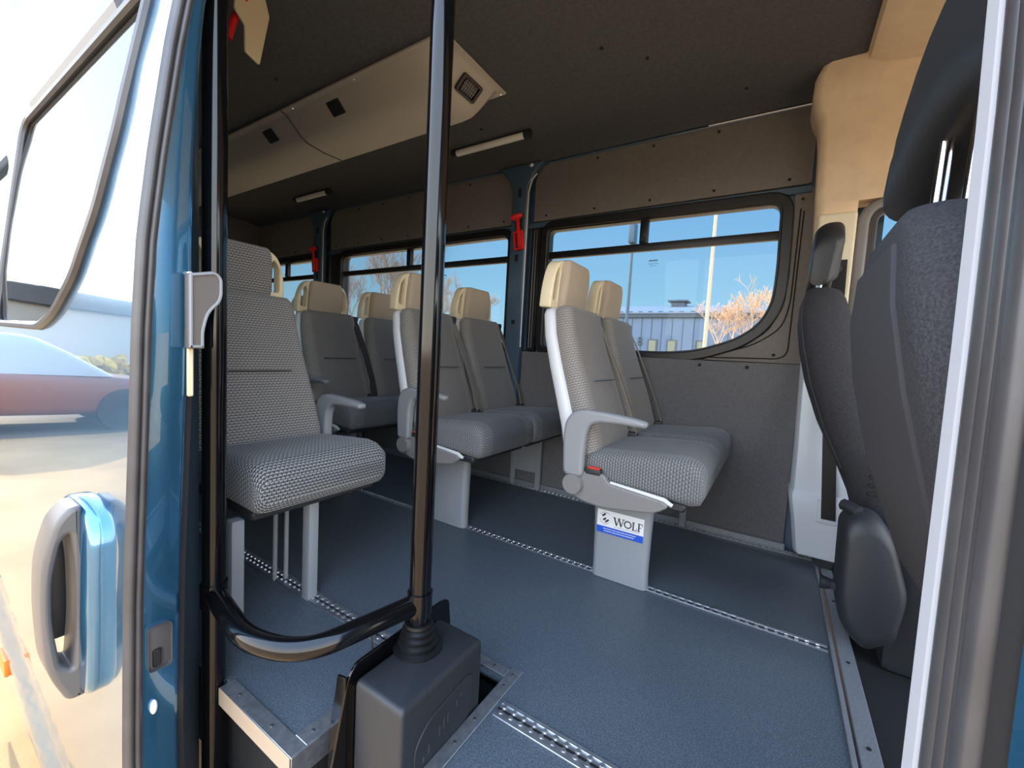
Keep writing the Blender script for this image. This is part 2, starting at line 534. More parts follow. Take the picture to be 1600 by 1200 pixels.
# lower lining
bm = bmesh.new()
box(bm, XR, .084, 2.128, 2.1645, 0.0, .797, .004, 2)
lo = finish(bm, 'lining_panel', M_lower, None)
struct(lo, 'grey carpeted lower side lining below the windows', 'wall lining'); lo.name = 'wall_left_lower'
bm = bmesh.new()
box(bm, XR, .090, 2.112, 2.127, 0.0, .030, .003, 1)
struct(finish(bm, 'baseboard_left', M_aludull), 'thin grey skirting at the foot of the window wall', 'baseboard')
bm = bmesh.new()
for x in (-.60, -.31, -.115, -1.05, -1.30, -2.0, -2.6):
    bmesh.ops.create_cone(bm, cap_ends=True, segments=10, radius1=.008, radius2=.006, depth=.006,
                          matrix=Matrix.Translation((x, 2.126, .775 if x > -1.2 else .74)) @ Matrix.Rotation(PI / 2, 4, 'X'))
for x, z in ((-.3, .09),):
    pass
finish(bm, 'push_clips', M_dark, lo)
# upper linings, one for each bay
def upper_panel(n, x0, x1, lab, rl=.12, rr=.12):
    o = [(x0, 1.548), (x1, 1.548), (x1, 1.862), (x0, 1.862)]
    t = plate('trim_%d' % n, round_poly(o, [.012, .012, rr, rl], 8), [], .018, 'xz', 2.150, M_panel, bevel=.003)
    struct(t, lab, 'wall lining')
    b = bmesh.new()
    k = int((x1 - x0) / .28)
    for i in range(k + 1):
        xx = x0 + .08 + (x1 - x0 - .16) * i / max(1, k)
        for z in (1.575, 1.835):
            if z > 1.8 and (i == 0 or i == k): continue
            bmesh.ops.create_cone(b, cap_ends=True, segments=10, radius1=.0065, radius2=.005, depth=.005,
                                  matrix=Matrix.Translation((xx, 2.139, z)) @ Matrix.Rotation(PI / 2, 4, 'X'))
    finish(b, 'push_clips', M_dark, t)
upper_panel(1, -1.265, .055, 'taupe lining above the front side window', .10, .03)
upper_panel(2, -3.20, -1.395, 'taupe lining above the middle side window', .10, .10)
upper_panel(3, XR, -3.36, 'taupe lining above the rear side window', .02, .10)
# body rail in the gap under the ceiling
bm = bmesh.new()
tube(bm, [(XR, 2.146, 1.872), (.05, 2.146, 1.866)], .010, 8)
tube(bm, [(-.36, 2.137, 1.869), (.045, 2.137, 1.866)], .004, 6, mi=1)
box(bm, XR, .06, 2.140, 2.1645, 1.512, 1.543, .004, 1)
o = finish(bm, 'trim_4', [M_inner_blue, M_alu])
struct(o, 'dark blue metal body rail between linings and ceiling', 'body rail')

# pillars between the windows
def pillar(n, x0, x1, lab):
    t = bpy.data.objects.new('trim_%d' % n, None); COL.objects.link(t); t.location = (0, 0, 0); struct(t, lab, 'pillar')
    o = [(x0, .40), (x1, .40), (x1, 1.74), (x1 + .035, 1.80), (x1 + .09, 1.86), (x0 - .10, 1.86), (x0 - .04, 1.80), (x0, 1.72)]
    # lower end reaches the lining, upper end spreads under the ceiling
    plate('pillar_skin', o, [], .045, 'xz', 2.108, M_inner_blue, t, bevel=.008)
    b = bmesh.new()
    for z, h in ((1.705, .05), (1.335, .04), (.965, .025)):
        box(b, (x0 + x1) / 2 - .012, (x0 + x1) / 2 + .012, 2.0835, 2.088, z - h / 2, z + h / 2, .002, 1)
    finish(b, 'slots', M_dark, t, False)
    b = bmesh.new()
    tube(b, [(x1 + .002, 2.096, .82), (x1 + .002, 2.096, 1.70), (x1 + .02, 2.096, 1.77), (x1 + .05, 2.098, 1.80)], .004, 6)
    finish(b, 'edge_wire', M_shell, t)
    b = bmesh.new()
    bmesh.ops.create_uvsphere(b, u_segments=10, v_segments=6, radius=.013, matrix=Matrix.Translation((x1 + .02, 2.083, 1.845)) @ Matrix.Diagonal((1, .5, .8, 1)))
    finish(b, 'white_plug', M_white, t)
    b = bmesh.new()
    bmesh.ops.create_cone(b, cap_ends=True, segments=12, radius1=.012, radius2=.01, depth=.008, matrix=Matrix.Translation(((x0 + x1) / 2 + .01, 2.083, .43)) @ Matrix.Rotation(PI / 2, 4, 'X'))
    finish(b, 'bolt', M_alu, t)
    return t
pillar(5, -1.385, -1.285, 'blue painted pillar between the front and middle side windows')
pillar(6, -3.35, -3.235, 'blue painted pillar between the middle and rear side windows')

# ---- side windows
def side_window(n, outline, rad_outline, mull, lab):
    t = bpy.data.objects.new('window_%d' % n, None); COL.objects.link(t); t.location = (0, 0, 0); struct(t, lab, 'window')
    fr = bmesh.new()
    bm_add_mesh(fr, plate_mesh(offset_poly(rad_outline, .045), [rad_outline], .030, 'xz', 2.150, .006))
    bm_add_mesh(fr, plate_mesh(offset_poly(rad_outline, .010), [offset_poly(rad_outline, -.006)], .050, 'xz', 2.175, .002))
    finish(fr, 'rubber_frame', M_black, t, True, 35)
    pm = bmesh.new()
    bm_add_mesh(pm, plate_mesh(offset_poly(rad_outline, -.004), [], .004, 'xz', 2.192))
    finish(pm, 'pane', M_glass, t, False)
    x0, x1 = min(p[0] for p in outline), max(p[0] for p in outline)
    b = bmesh.new()
    box(b, x0, x1, 2.160, 2.1895, 1.334, 1.372, .004, 2)
    finish(b, 'divider_bar', M_black, t)
    b = bmesh.new()
    box(b, mull - .020, mull + .020, 2.158, 2.1892, 1.3725, 1.49, .004, 2)
    box(b, mull - .012, mull + .012, 2.150, 2.1578, 1.376, 1.400, .003, 1)
    finish(b, 'sliding_catch', M_black, t)
    b = bmesh.new()      # small maker's stamp etched on the glass
    cx = mull + .03 if n == 1 else mull + .3
    for k in range(5):
        box(b, cx + k * .009, cx + k * .009 + .006, 2.1885, 2.1898, 1.285, 1.292)
    box(b, cx - .004, cx + .048, 2.1885, 2.1898, 1.272, 1.2735)
    box(b, cx + .004, cx + .040, 2.1885, 2.1898, 1.262, 1.2632)
    finish(b, 'glass_stamp', M_darkseal, t, False)
    return t
side_window(1, W1, W1r, -.628, 'front side window with a cut-off lower front corner')
side_window(2, W2, W2r, -2.302, 'middle side window showing bare branches')
side_window(3, W3, W3r, -3.887, 'rear side window mostly hidden by headrests')
# dark side faces by the pillar
bm = bmesh.new()
for x0, x1 in ((-1.272, -1.213), (-3.222, -3.10)):
    box(bm, x0, x1, 2.140, 2.1645, .80, 1.51, .003, 1)
    tube(bm, [(x0 + .02, 2.138, .82), (x0 + .02, 2.138, 1.50)], .004, 6, mi=1)
    tube(bm, [(x0 + .036, 2.138, .82), (x0 + .036, 2.138, 1.50)], .003, 6, mi=1)
o = finish(bm, 'trim_7', [M_black, M_seal]); struct(o, 'black upright strips beside the blue pillars', 'trim')
# taupe corner plate round the front of window 1
cp = plate('trim_8', [(-.50, .799), (.062, .799), (.062, 1.508), (-.005, 1.508)] + [(-.0, 1.48)],
           [], .012, 'xz', 2.158, M_panel)
bpy.data.objects.remove(cp)
hole_w = offset_poly(W1r, .044)
outl = [(p[0], p[1]) for p in hole_w]
# right hand side strip between the window frame and the front edge
seq = [p for p in offset_poly(W1, .044)]
poly = [seq[2], seq[3], seq[4], seq[5], seq[6], seq[7], seq[8], (.080, seq[8][1]), (.080, .799), (seq[2][0], .799)]
poly[0] = (poly[0][0], .7995)
cp = plate('trim_8', poly, [], .014, 'xz', 2.156, M_panel, bevel=.002)
struct(cp, 'taupe painted corner plate ahead of the front side window', 'trim')
bm = bmesh.new()
gp = arc_path([(.038, 2.148, 1.44), (.030, 2.148, .82), (-.30, 2.148, .812), (-.10, 2.148, .875), (.0, 2.148, .95), (.022, 2.148, 1.05), (.026, 2.148, 1.45)], .05, 5)
tube(bm, gp, .003, 6)
bmesh.ops.create_cone(bm, cap_ends=True, segments=10, radius1=.007, radius2=.006, depth=.004, matrix=Matrix.Translation((-.02, 2.147, .835)) @ Matrix.Rotation(PI / 2, 4, 'X'))
bmesh.ops.create_cone(bm, cap_ends=True, segments=10, radius1=.006, radius2=.005, depth=.004, matrix=Matrix.Translation((.03, 2.147, 1.49)) @ Matrix.Rotation(PI / 2, 4, 'X'))
finish(bm, 'pressed_groove', M_dark, cp)

# ---- rear wall, right wall with the door opening, header
bm = bmesh.new()
box(bm, XR - .04, XR, .36, 2.22, -.1, 1.95)
struct(finish(bm, 'wall_rear', M_lower, None, False), 'dark rear end of the saloon', 'wall')
wr = plate('wall_right', [(XR, -.42), (-1.085, -.42), (-1.085, 1.70), (.30, 1.70), (.30, 1.95), (XR, 1.95)],
           [round_poly([(-2.5, .84), (-1.22, .84), (-1.22, 1.48), (-2.5, 1.48)], .06),
            round_poly([(-4.2, .84), (-2.7, .84), (-2.7, 1.48), (-4.2, 1.48)], .06)],
           .05, 'xz', .385, M_inner_blue, smooth=False)
struct(wr, 'blue steel side wall behind the open sliding door', 'wall')
t = bpy.data.objects.new('window_5', None); COL.objects.link(t); struct(t, 'side window behind the open sliding door', 'window')
for x0, x1 in ((-2.5, -1.22), (-4.2, -2.7)):
    rp = round_poly([(x0, .84), (x1, .84), (x1, 1.48), (x0, 1.48)], .06)
    plate('pane', offset_poly(rp, -.002), [], .004, 'xz', .385, M_doorglass, t, smooth=False)
    plate('rubber_frame', offset_poly(rp, .03), [offset_poly(rp, -.02)], .014, 'xz', .4185, M_black, t)
# roof skin outside
bm = bmesh.new()
rings = []
for x in (XR - .05, -2, .3, 1.2):
    rings.append([(x, .38, 1.955), (x, .6, 2.02), (x, 1.3, 2.05), (x, 2.0, 2.02), (x, 2.22, 1.955), (x, 2.0, 1.99), (x, 1.3, 2.02), (x, .6, 1.99)])
loft(bm, rings)
struct(finish(bm, 'roof', M_body), 'blue outer roof skin', 'roof')

# ---- step well
bm = bmesh.new()
box(bm, -1.075, -.4, .37, .83, -.30, -.27)
struct(finish(bm, 'floor_step', M_dark, None, False), 'dark lower entry step below the floor edge', 'step')
bm = bmesh.new()
box(bm, XR + .4, -.717, .452, .478, -.27, -.037)
box(bm, -.735, -.716, .48, .81, -.27, -.037)
box(bm, -.74, -.46, .82, .84, -.27, -.037)
box(bm, -.483, -.462, .44, .815, -.27, -.037)
struct(finish(bm, 'trim_9', M_dark, None, False), 'dark risers under the edge of the floor', 'riser')
# aluminium edge frame round the well
t = thing('step_edge_frame', 'aluminium angle frame screwed round the edge of the step well', 'edge frame', (-.6, .62, 0))
def lb(x0, x1, y0, y1, z0, z1, name, m, bev=.001):
    b = bmesh.new(); box(b, x0 + .6, x1 + .6, y0 - .62, y1 - .62, z0, z1, bev, 1); return finish(b, name, m, t, False)
lb(-.987, -.7055, .4125, .444, .0005, .004, 'top_strip', M_alu)
lb(-.744, -.7055, .4445, .815, .0005, .004, 'top_strip', M_alu)
lb(-.4925, -.4625, .4305, .855, .0005, .004, 'top_strip', M_alu)
lb(-.7055, -.4930, .8155, .843, .0005, .004, 'top_strip', M_alu)
lb(-.987, -.7055, .410, .4122, -.036, .004, 'front_lip', M_tan)
lb(-.7053, -.7025, .4125, .812, -.050, .004, 'side_lip', M_alu)
lb(-.4928, -.4905, .4305, .815, -.03, .0, 'side_lip', M_alu)
for x, y in ((-.80, .428), (-.93, .428), (-.724, .47), (-.724, .52), (-.4775, .83), (-.4775, .79), (-.4775, .68), (-.4775, .615), (-.4775, .5), (-.58, .83), (-.53, .83)):
    b = bmesh.new(); bmesh.ops.create_cone(b, cap_ends=True, segments=10, radius1=.0042, radius2=.003, depth=.003, matrix=Matrix.Translation((x + .6, y - .62, .005)))
    finish(b, 'screw', M_darkseal, t)

# ================================================================== POLE HOUSING AND GRAB POLES
t = thing('pole_housing', 'black plastic box with a ribbed rubber boot at the foot of the right pole', 'housing', (-.56, .605, 0))
b = bmesh.new()
rg = []
for z, k in ((-.268, 0.0), (.136, 0.0), (.145, -.0015), (.1488, -.005), (.150, -.010)):
    rg.append([(x * (.064 + k) / .064, y * (.118 + k) / .118, z) for x, y in rrect(.064, .118, .009, 4)])
loft(b, rg); finish(b, 'box_cover', M_blackplastic, t, True, 50)
b = bmesh.new()    # rubber boot
pr = [(.052, .1502), (.052, .154), (.040, .158), (.043, .163), (.043, .167), (.034, .171), (.038, .176), (.038, .180), (.030, .184), (.034, .189), (.034, .193), (.027, .197), (.030, .201), (.029, .207), (.0235, .208)]
bx, by = -.0345, .018
lathe(b, pr, bx, by, 28); finish(b, 'rubber_boot', M_black, t)
b = bmesh.new()    # raised oval panel with worn embossing on the front face
me = plate_mesh(round_poly([(-.080, -.02), (-.088, .055), (-.05, .088), (.085, .105), (.075, -.0)], .03), [], .004, 'yz', .0652, .0015)
bm_add_mesh(b, me); finish(b, 'raised_panel', M_blackplastic, t)
for k, (yy, zz, hh) in enumerate(((-.062, .02, .012), (-.048, .03, .018), (-.02, .045, .02), (-.008, .05, .02), (.004, .054, .02), (.03, .066, .012), (.042, .076, .006))):
    b = bmesh.new(); box(b, .0672, .0685, yy - .0022, yy + .0022, zz - hh / 2, zz + hh / 2, .0006, 1)
    finish(b, 'embossed_stroke', M_darkseal, t, False)
b = bmesh.new()    # sheet metal back plate with flared edge
me = plate_mesh(round_poly([(-.155, -.262), (-.165, -.05), (-.125, .150), (-.108, .172), (.135, .178), (.160, .170), (.175, .06), (.175, -.262)], [.0, .02, .01, .01, .02, .01, .01, 0]), [], .006, 'yz', -.075, .001)
bm_add_mesh(b, me)
box(b, -.0715, -.0645, -.117, .117, -.262, .135)
finish(b, 'back_plate', M_blackgloss, t)
b = bmesh.new()
rg = [[(-.078, -.126, z) for z in (0,)] for _ in ()]
me = plate_mesh([(-.135, -.262), (-.074, -.262), (-.074, .155), (-.098, .150), (-.115, .05)], [], .005, 'xz', -.128, .001)
bm_add_mesh(b, me); finish(b, 'side_flange', M_blackgloss, t)

PX, PY = -.5945, .623
LX, LY = -1.013, .411
t = thing('grab_pole_frame', 'gloss black grab poles joined by a bent lower rail at the step', 'grab poles', (PX, PY, .2))
def tr(p): return (p[0] - PX, p[1] - PY, p[2] - .2)
b = bmesh.new()
tube(b, [tr((PX, PY, .209)), tr((PX, PY, 1.885))], .0225, 24); pr_ = finish(b, 'pole', M_blackgloss, t)
b = bmesh.new()
tube(b, [tr((LX, LY, -.268)), tr((LX, LY, 1.76))], .0225, 24); finish(b, 'pole', M_blackgloss, t)
b = bmesh.new()
path = arc_path([(LX, LY, .215), (-.785, .372, .222), (-.668, .415, .226), (PX, PY, .246)], .14, 12)
tube(b, [tr(p) for p in path], .0205, 20); finish(b, 'lower_rail', M_blackgloss, t)
for z0, z1, cx, cy in ((.225, .272, PX, PY), (.190, .240, LX, LY)):
    b = bmesh.new(); tube(b, [tr((cx, cy, z0)), tr((cx, cy, z1))], .0262, 24)
    finish(b, 'collar', M_blackgloss, t)
b = bmesh.new()
tube(b, [tr((LX, LY, -.268)), tr((LX, LY, -.25))], .045, 20); finish(b, 'foot_flange', M_blackplastic, t)
b = bmesh.new()
tube(b, [tr((-.655, .545, .228)), tr((-.652, .55, .17)), tr((-.648, .552, .128))], .0022, 6); finish(b, 'wire', M_darkseal, t)

# ================================================================== PASSENGER SEATS
def yring(cu, cz, tu, tz, th, hw, rad, seg=5):
    """ring across the seat: centre (u,z), thickness direction (tu,tz), half width hw"""
    o = []
    for a, b_ in rrect(hw, th / 2, rad, seg):
        o.append((cu + tu * b_, a, cz + tz * b_))
    return o
# backrest centre line, local to the hinge (u forward, z from floor)
BACK = [(.000, .440), (-.010, .475), (-.032, .56), (-.066, .66), (-.100, .76), (-.130, .86), (-.143, .935), (-.146, .952)]
def back_rings(th, hw, shift=0.0, dz=0.0):
    rg = []
    n = len(BACK)
    for i, (u, z) in enumerate(BACK):
        a, c = BACK[max(0, i - 1)], BACK[min(n - 1, i + 1)]
        tx, tz = c[0] - a[0], c[1] - a[1]
        L = math.hypot(tx, tz); nu, nz = tz / L, -tx / L
        f = i / (n - 1)
        t_ = th * (1.12 - .32 * f)
        w = hw * (1 - .23 * max(0, f - .15) / .85)
        if i == 0: t_ *= .7; w *= .97
        if i == n - 1: t_ *= .75; w *= .97
        rg.append(yring(u + nu * shift, z + nz * shift + dz, nu, nz, t_, w, t_ * .45))
    return rg
def headrest_outline(hw=.150, h=.178):
    return round_poly([(-hw, 0), (hw, 0), (hw * 1.0, h * .45), (hw * .80, h), (-hw * .80, h), (-hw * 1.0, h * .45)], [.008, .008, .06, .06, .06, .06], 6)
def make_seat(label, arm=True, strap=M_strap, cloth=M_fab, pad=M_pad, base='pedestal', side=-1):
    t = thing('passenger_seat', label, 'seat', (0, 0, 0), 'grey passenger seats in the saloon')
    # cushion
    b = bmesh.new()
    rg = []
    for u, zc, th, w in ((-.005, .425, .030, .190), (.010, .425, .085, .205), (.06, .424, .105, .204), (.14, .424, .118, .206), (.24, .427, .128, .206),
                         (.315, .428, .136, .206), (.352, .424, .136, .204), (.378, .420, .110, .205), (.388, .418, .060, .196)):
        rg.append([(u, a, zc + c) for a, c in rrect(w, th / 2, .034, 5)])
    loft(b, rg); finish(b, 'cushion', M_fabfull_shaded if base == 'single' else M_fab_shaded, t, True, 60)
    # backrest
    b = bmesh.new(); loft(b, back_rings(.080, .200, .022)); br = finish(b, 'backrest', cloth, t, True, 60)
    b = bmesh.new()   # stitched seam across the backrest
    tube(b, [(-.052 + .052, y, .700) for y in (-.10, -.03, .03, .10)], .0022, 6)
    bm_s = finish(b, 'seam', M_darkseal, br)
    # rear shell wrapping the back
    b = bmesh.new(); loft(b, back_rings(.060, .206, -.024)); finish(b, 'back_shell', M_shell, t, True, 60)
    # headrest: housing with two hand holes, pad, handles
    b = bmesh.new()
    holes = [round_poly([(s * .144, .030), (s * .110, .030), (s * .108, .125), (s * .120, .148), (s * .140, .120)][::s], .010, 4) for s in (1, -1)]
    me = plate_mesh(headrest_outline(.160), holes, .046, 'yz', 0, .005)
    me.transform(Matrix.Translation((-.188, 0, .953)) @ Matrix.Rotation(math.radians(4), 4, 'Y'))
    bm_add_mesh(b, me); hd = finish(b, 'headrest', M_cream, t, True, 40)
    b = bmesh.new()
    rg = []
    for z, k, o_ in ((.955, .93, 0), (.960, .98, 0), (.99, 1, .003), (1.06, .985, .006), (1.105, .95, .004), (1.124, .90, .0), (1.130, .84, -.004)):
        uu = -.166 + (z - .953) * .07 + o_
        rg.append([(uu + c, a * k, z) for a, c in rrect(.106, .026, .018, 4)])
    loft(b, rg); finish(b, 'headrest_pad', pad, hd, True, 60)
    # belt: guide, webbing, buckle
    if strap:
        b = bmesh.new()
        pts = [(-.112, .160, .945), (-.070, .170, .86), (-.008, .180, .72), (.050, .186, .58), (.080, .184, .495), (.080, .182, .475)]
        rg = []
        for p in pts:
            p = Vector(p); w = Vector((-.004, .024, 0)); o_ = Vector((.0016, 0, .0006))
            rg.append([p - w - o_, p + w - o_, p + w + o_, p - w + o_])
        loft(b, rg); finish(b, 'belt_webbing', strap, t, True, 60)
        b = bmesh.new(); box(b, -.150, -.100, .130, .192, .925, .953, .006, 2)
        box(b, -.118, -.098, .136, .186, .905, .925, .004, 2); finish(b, 'belt_guide', M_blackplastic, t)
        b = bmesh.new(); box(b, .040, .085, .155, .190, .470, .492, .005, 2); finish(b, 'belt_buckle', M_blackplastic, t)
    def flip(bb):
        if side > 0:
            for v in bb.verts: v.co.y = -v.co.y
        return bb
    if arm:
        # buckle in its pocket beside the cushion
        b = bmesh.new(); box(b, .036, .088, -.232, -.208, .405, .424, .004, 2); b2 = finish(flip(b), 'belt_buckle', M_blackplastic, t)
        b = bmesh.new(); box(b, .044, .084, -.2335, -.2105, .4242, .4285, .0015, 1); finish(flip(b), 'release_button', M_redbutton, b2)
        # side valance
        b = bmesh.new()
        me = plate_mesh(round_poly([(-.036, .395), (-.030, .340), (.02, .312), (.10, .304), (.262, .326), (.300, .354), (.285, .368), (.118, .386), (.098, .412), (.03, .412)],
                                   [.02, .02, .03, .03, .02, .02, .01, .012, .01, .01], 4), [], .022, 'xz', -.219, .005)
        bm_add_mesh(b, me); va = finish(flip(b), 'side_valance', M_valance, t)
        b = bmesh.new()
        tube(b, [(.118, -.217, .388), (.20, -.217, .380), (.285, -.217, .370), (.308, -.215, .358)], [.005, .006, .008, .006], 8); finish(flip(b), 'pale_lip', M_shell, va)
        # hinge disc
        b = bmesh.new()
        bmesh.ops.create_cone(b, cap_ends=True, segments=32, radius1=.034, radius2=.032, depth=.022, matrix=Matrix.Translation((0, -.240, .366)) @ Matrix.Rotation(PI / 2, 4, 'X'))
        finish(flip(b), 'hinge_disc', M_valance, t)
        # armrest
        b = bmesh.new()
        ol = [(-.036, .392), (-.043, .50), (-.040, .565), (-.018, .602), (.02, .615), (.10, .612), (.19, .604), (.226, .596), (.222, .578), (.15, .580), (.075, .578),
              (.046, .566), (.034, .53), (.030, .45), (.032, .392)]
        me = plate_mesh(round_poly(ol, .02, 4), [], .034, 'xz', -.231, .010)
        bm_add_mesh(b, me); finish(flip(b), 'armrest', M_arm, t, True, 50)
    else:
        b = bmesh.new()
        me = plate_mesh(round_poly([(-.02, .35), (.30, .345), (.31, .372), (.02, .40)], .015, 4), [], .012, 'xz', .206, .003)
        bm_add_mesh(b, me); finish(b, 'side_valance', M_valance, t)
    # seat pan under the cushion
    b = bmesh.new(); box(b, .0, .34, -.19, .19, .335, .362, .006, 1); finish(b, 'seat_pan', M_blackplastic, t)
    if base == 'pedestal':
        b = bmesh.new()
        rg = []
        for z, cx, hx in ((.002, .1255, .098), (.06, .1245, .097), (.20, .123, .100), (.334, .121, .106)):
            rg.append([(cx + a, -.062 + c, z) for a, c in rrect(hx, .024, .020, 5)])
        loft(b, rg); finish(b, 'pedestal', M_ped, t, True, 50)
    elif base == 'wall':
        b = bmesh.new()
        for x in (.03, .20):
            box(b, x, x + .030, .165, .185, .006, .334, .003, 1)
        box(b, .0301, .2299, .168, .182, .10, .333, .002, 1)
        finish(b, 'wall_side_leg', M_ped, t)
    else:
        for x, y in ((.285, -.205), (.285, .005)):
            b = bmesh.new(); box(b, x - .018, x + .018, y - .016, y + .016, .0045, .334, .006, 2); finish(b, 'leg', M_ped, t)
        for x, y in ((.11, -.195), (.11, .005)):
            b = bmesh.new()
            tube(b, [(x, y - .012, .006), (x, y - .012, .334)], .007, 8); tube(b, [(x + .022, y + .012, .006), (x + .022, y + .012, .334)], .007, 8)
            finish(b, 'rear_leg', M_arm, t)
        b = bmesh.new()
        for x, y in ((.285, .005), (.115, .005)):
            bmesh.ops.create_cone(b, cap_ends=True, segments=8, radius1=.010, radius2=.008, depth=.014, matrix=Matrix.Translation((x - .035, y + .0, .012)))
        finish(b, 'anchor_bolt', M_chrome, t)
    return t
def copy_tree(o, parent=None):
    c = o.copy(); COL.objects.link(c)
    if parent is not None: c.parent = parent
    for ch in list(o.children): copy_tree(ch, c)
    return c
XA, XB, XC, XD = -.535, -1.325, -2.115, -2.905
AISLE, WIN = 1.492, 1.912
aisle = make_seat('grey aisle seat of the front row with armrest and company sticker on its pedestal', True)
aisle.location = (XA, AISLE, 0)
for x, lab in ((XB, 'grey aisle seat behind the right grab pole, second from the front'),
               (XC, 'grey aisle seat with armrest behind the single seat, third from the front'),
               (XD, 'rearmost aisle seat, only its headrest edge and armrest tip showing')):
    c = copy_tree(aisle); c.location = (x, AISLE, 0); c['label'] = lab
    if x == XC:
        for ch in c.children:
            if ch.name.startswith('belt_webbing'):
                ch.data = ch.data.copy(); ch.data.materials[0] = M_strapdark
win = make_seat('grey window seat of the front row beside the wall', False, base='wall')
win.location = (XA, WIN, 0)
for x, lab in ((XB, 'grey window seat right of the grab pole, by the blue pillar'),
               (XC, 'grey window seat in the third row, half hidden by the second row'),
               (XD, 'rearmost window seat hidden behind the third row')):
    c = copy_tree(win); c.location = (x, WIN, 0); c['label'] = lab
sng = make_seat('nearest single seat in patterned grey cloth beside the left grab pole', True, strap=None, cloth=M_fabfull, pad=M_fabfull, base='single', side=1)
sng.location = (-1.44, .722, -.022)

# company sticker on the front pedestal
t = thing('sticker', 'white and blue company sticker on the front row pedestal', 'sticker', (-.4145, 1.4045, .206))
def sk(name, m): 
    global b
    return finish(b, name, m, t, False)
b = bmesh.new(); box(b, -.082, .082, -.0012, 0, -.040, .042); sk('white_paper', M_white)
M_blue = mat('sticker blue', (28, 84, 196), .4)
M_ink = mat('dark ink', (52, 52, 56), .5)
b = bmesh.new(); box(b, -.082, .082, -.0018, -.0013, -.040, -.016); sk('blue_band', M_blue)
def bar(bb, x0, z0, x1, z1, w, y0=-.0020, y1=-.0013):
    d = Vector((x1 - x0, 0, z1 - z0)); L = d.length; d.normalize(); nn = Vector((-d.z, 0, d.x)) * w / 2
    p, q = Vector((x0, 0, z0)), Vector((x1, 0, z1))
    vs = [p - nn, q - nn, q + nn, p + nn]
    loft(bb, [[(v.x, y1, v.z) for v in vs], [(v.x, y0, v.z) for v in vs]])
b = bmesh.new()
h0, h1 = -.0035, .0235
x = -.020     # W
for a0, a1, w in ((0, .009, .0052), (.009, .016, .0024), (.016, .025, .0052), (.025, .032, .0024)):
    up_ = (a0, a1) in ((.009, .016), (.025, .032))
    bar(b, x + a0, h0 if up_ else h1, x + a1, h1 if up_ else h0, w)
for sx in (0, .016, .032): bar(b, x + sx - .005, h1, x + sx + .005, h1, .0022)
for k in range(20):   # O
    a0, a1 = 2 * PI * k / 20, 2 * PI * (k + 1) / 20
    bar(b, .0275 + .0115 * math.cos(a0), .010 + .0115 * math.sin(a0), .0275 + .0115 * math.cos(a1), .010 + .0115 * math.sin(a1), .0042)
bar(b, .0465, h0, .0465, h1, .0046); bar(b, .042, h1, .051, h1, .002); bar(b, .042, h0, .058, h0, .0022); bar(b, .0575, h0, .058, h0 + .008, .002)   # L
bar(b, .0655, h0, .0655, h1, .0046); bar(b, .061, h0, .070, h0, .002); bar(b, .061, h1, .077, h1, .0022); bar(b, .0765, h1, .077, h1 - .007, .002); bar(b, .066, .0105, .073, .0105, .0022)  # F
sk('lettering', M_ink)
b = bmesh.new()
for x0, z0, x1, z1 in ((-.064, .020, -.052, .030), (-.060, .006, -.050, .014), (-.052, .0, -.040, .010)):
    bar(b, x0, z0, x1, z1, .0065)
for k in range(3, 22):
    a0, a1 = 2 * PI * k / 26, 2 * PI * (k + 1) / 26
    if k in (11, 12, 13): continue
    bar(b, -.052 + .021 * math.cos(a0), .014 + .021 * math.sin(a0), -.052 + .021 * math.cos(a1), .014 + .021 * math.sin(a1), .0009)
sk('striped_emblem', M_ink)
b = bmesh.new()
rnd = random.Random(3)
for zz, x0, x1 in ((-.0235, -.058, .056), (-.0315, -.054, .052)):
    xx = x0
    while xx < x1:
        w = rnd.uniform(.002, .006); bar(b, xx, zz, xx + w, zz, .0026, -.0024, -.0018); xx += w + .0018
sk('small_print', M_white)
b = bmesh.new()
xx = -.02
while xx < .07:
    w = rnd.uniform(.003, .006); bar(b, xx, -.0095, xx + w, -.0095, .0016); xx += w + .002
sk('fine_print', M_valance)

# ================================================================== CEILING FITTINGS
t = thing('air_duct', 'long beige air duct unit under the dark ceiling', 'air duct', (-1.075, 1.33, 1.888))
b = bmesh.new()
LEN = 3.2
pf = [(-.196, 0), (.196, 0), (.196, -.008), (.178, -.012), (.160, -.085), (.142, -.102), (.03, -.106), (-.060, -.096), (-.092, -.080), (-.168, -.012), (-.196, -.008)]
def duct_section(x0, x1, endcap):
    rg = []
    st = [(x0, 1.0, 1.0), (x1, 1.0, 1.0)] if not endcap else [(x0, 1.0, .07), (x0 - .022, 1.0, .09), (x0 - .030, .96, .12), (x0 - .115, .985, .82), (x0 - .145, 1.0, .96), (x0 - .19, 1, 1), (x1, 1, 1)]
    for x, ky, kz in st:
        rg.append([(x, y * ky if abs(y) < .19 else y, z * kz if z < -.009 else z) for y, z in pf])
    bb = bmesh.new(); loft(bb, rg)
    return finish(bb, 'duct_shell', M_duct, t, True, 32)
duct_section(0, -1.035, True)
duct_section(-1.040, -LEN, False)
b = bmesh.new()
rg = []
for y, z in pf[2:-1]: pass
tube(b, [(-1.0375, y, z - .001) for y, z in pf[2:]], .0035, 6); finish(b, 'joint_seam', M_darkseal, t)
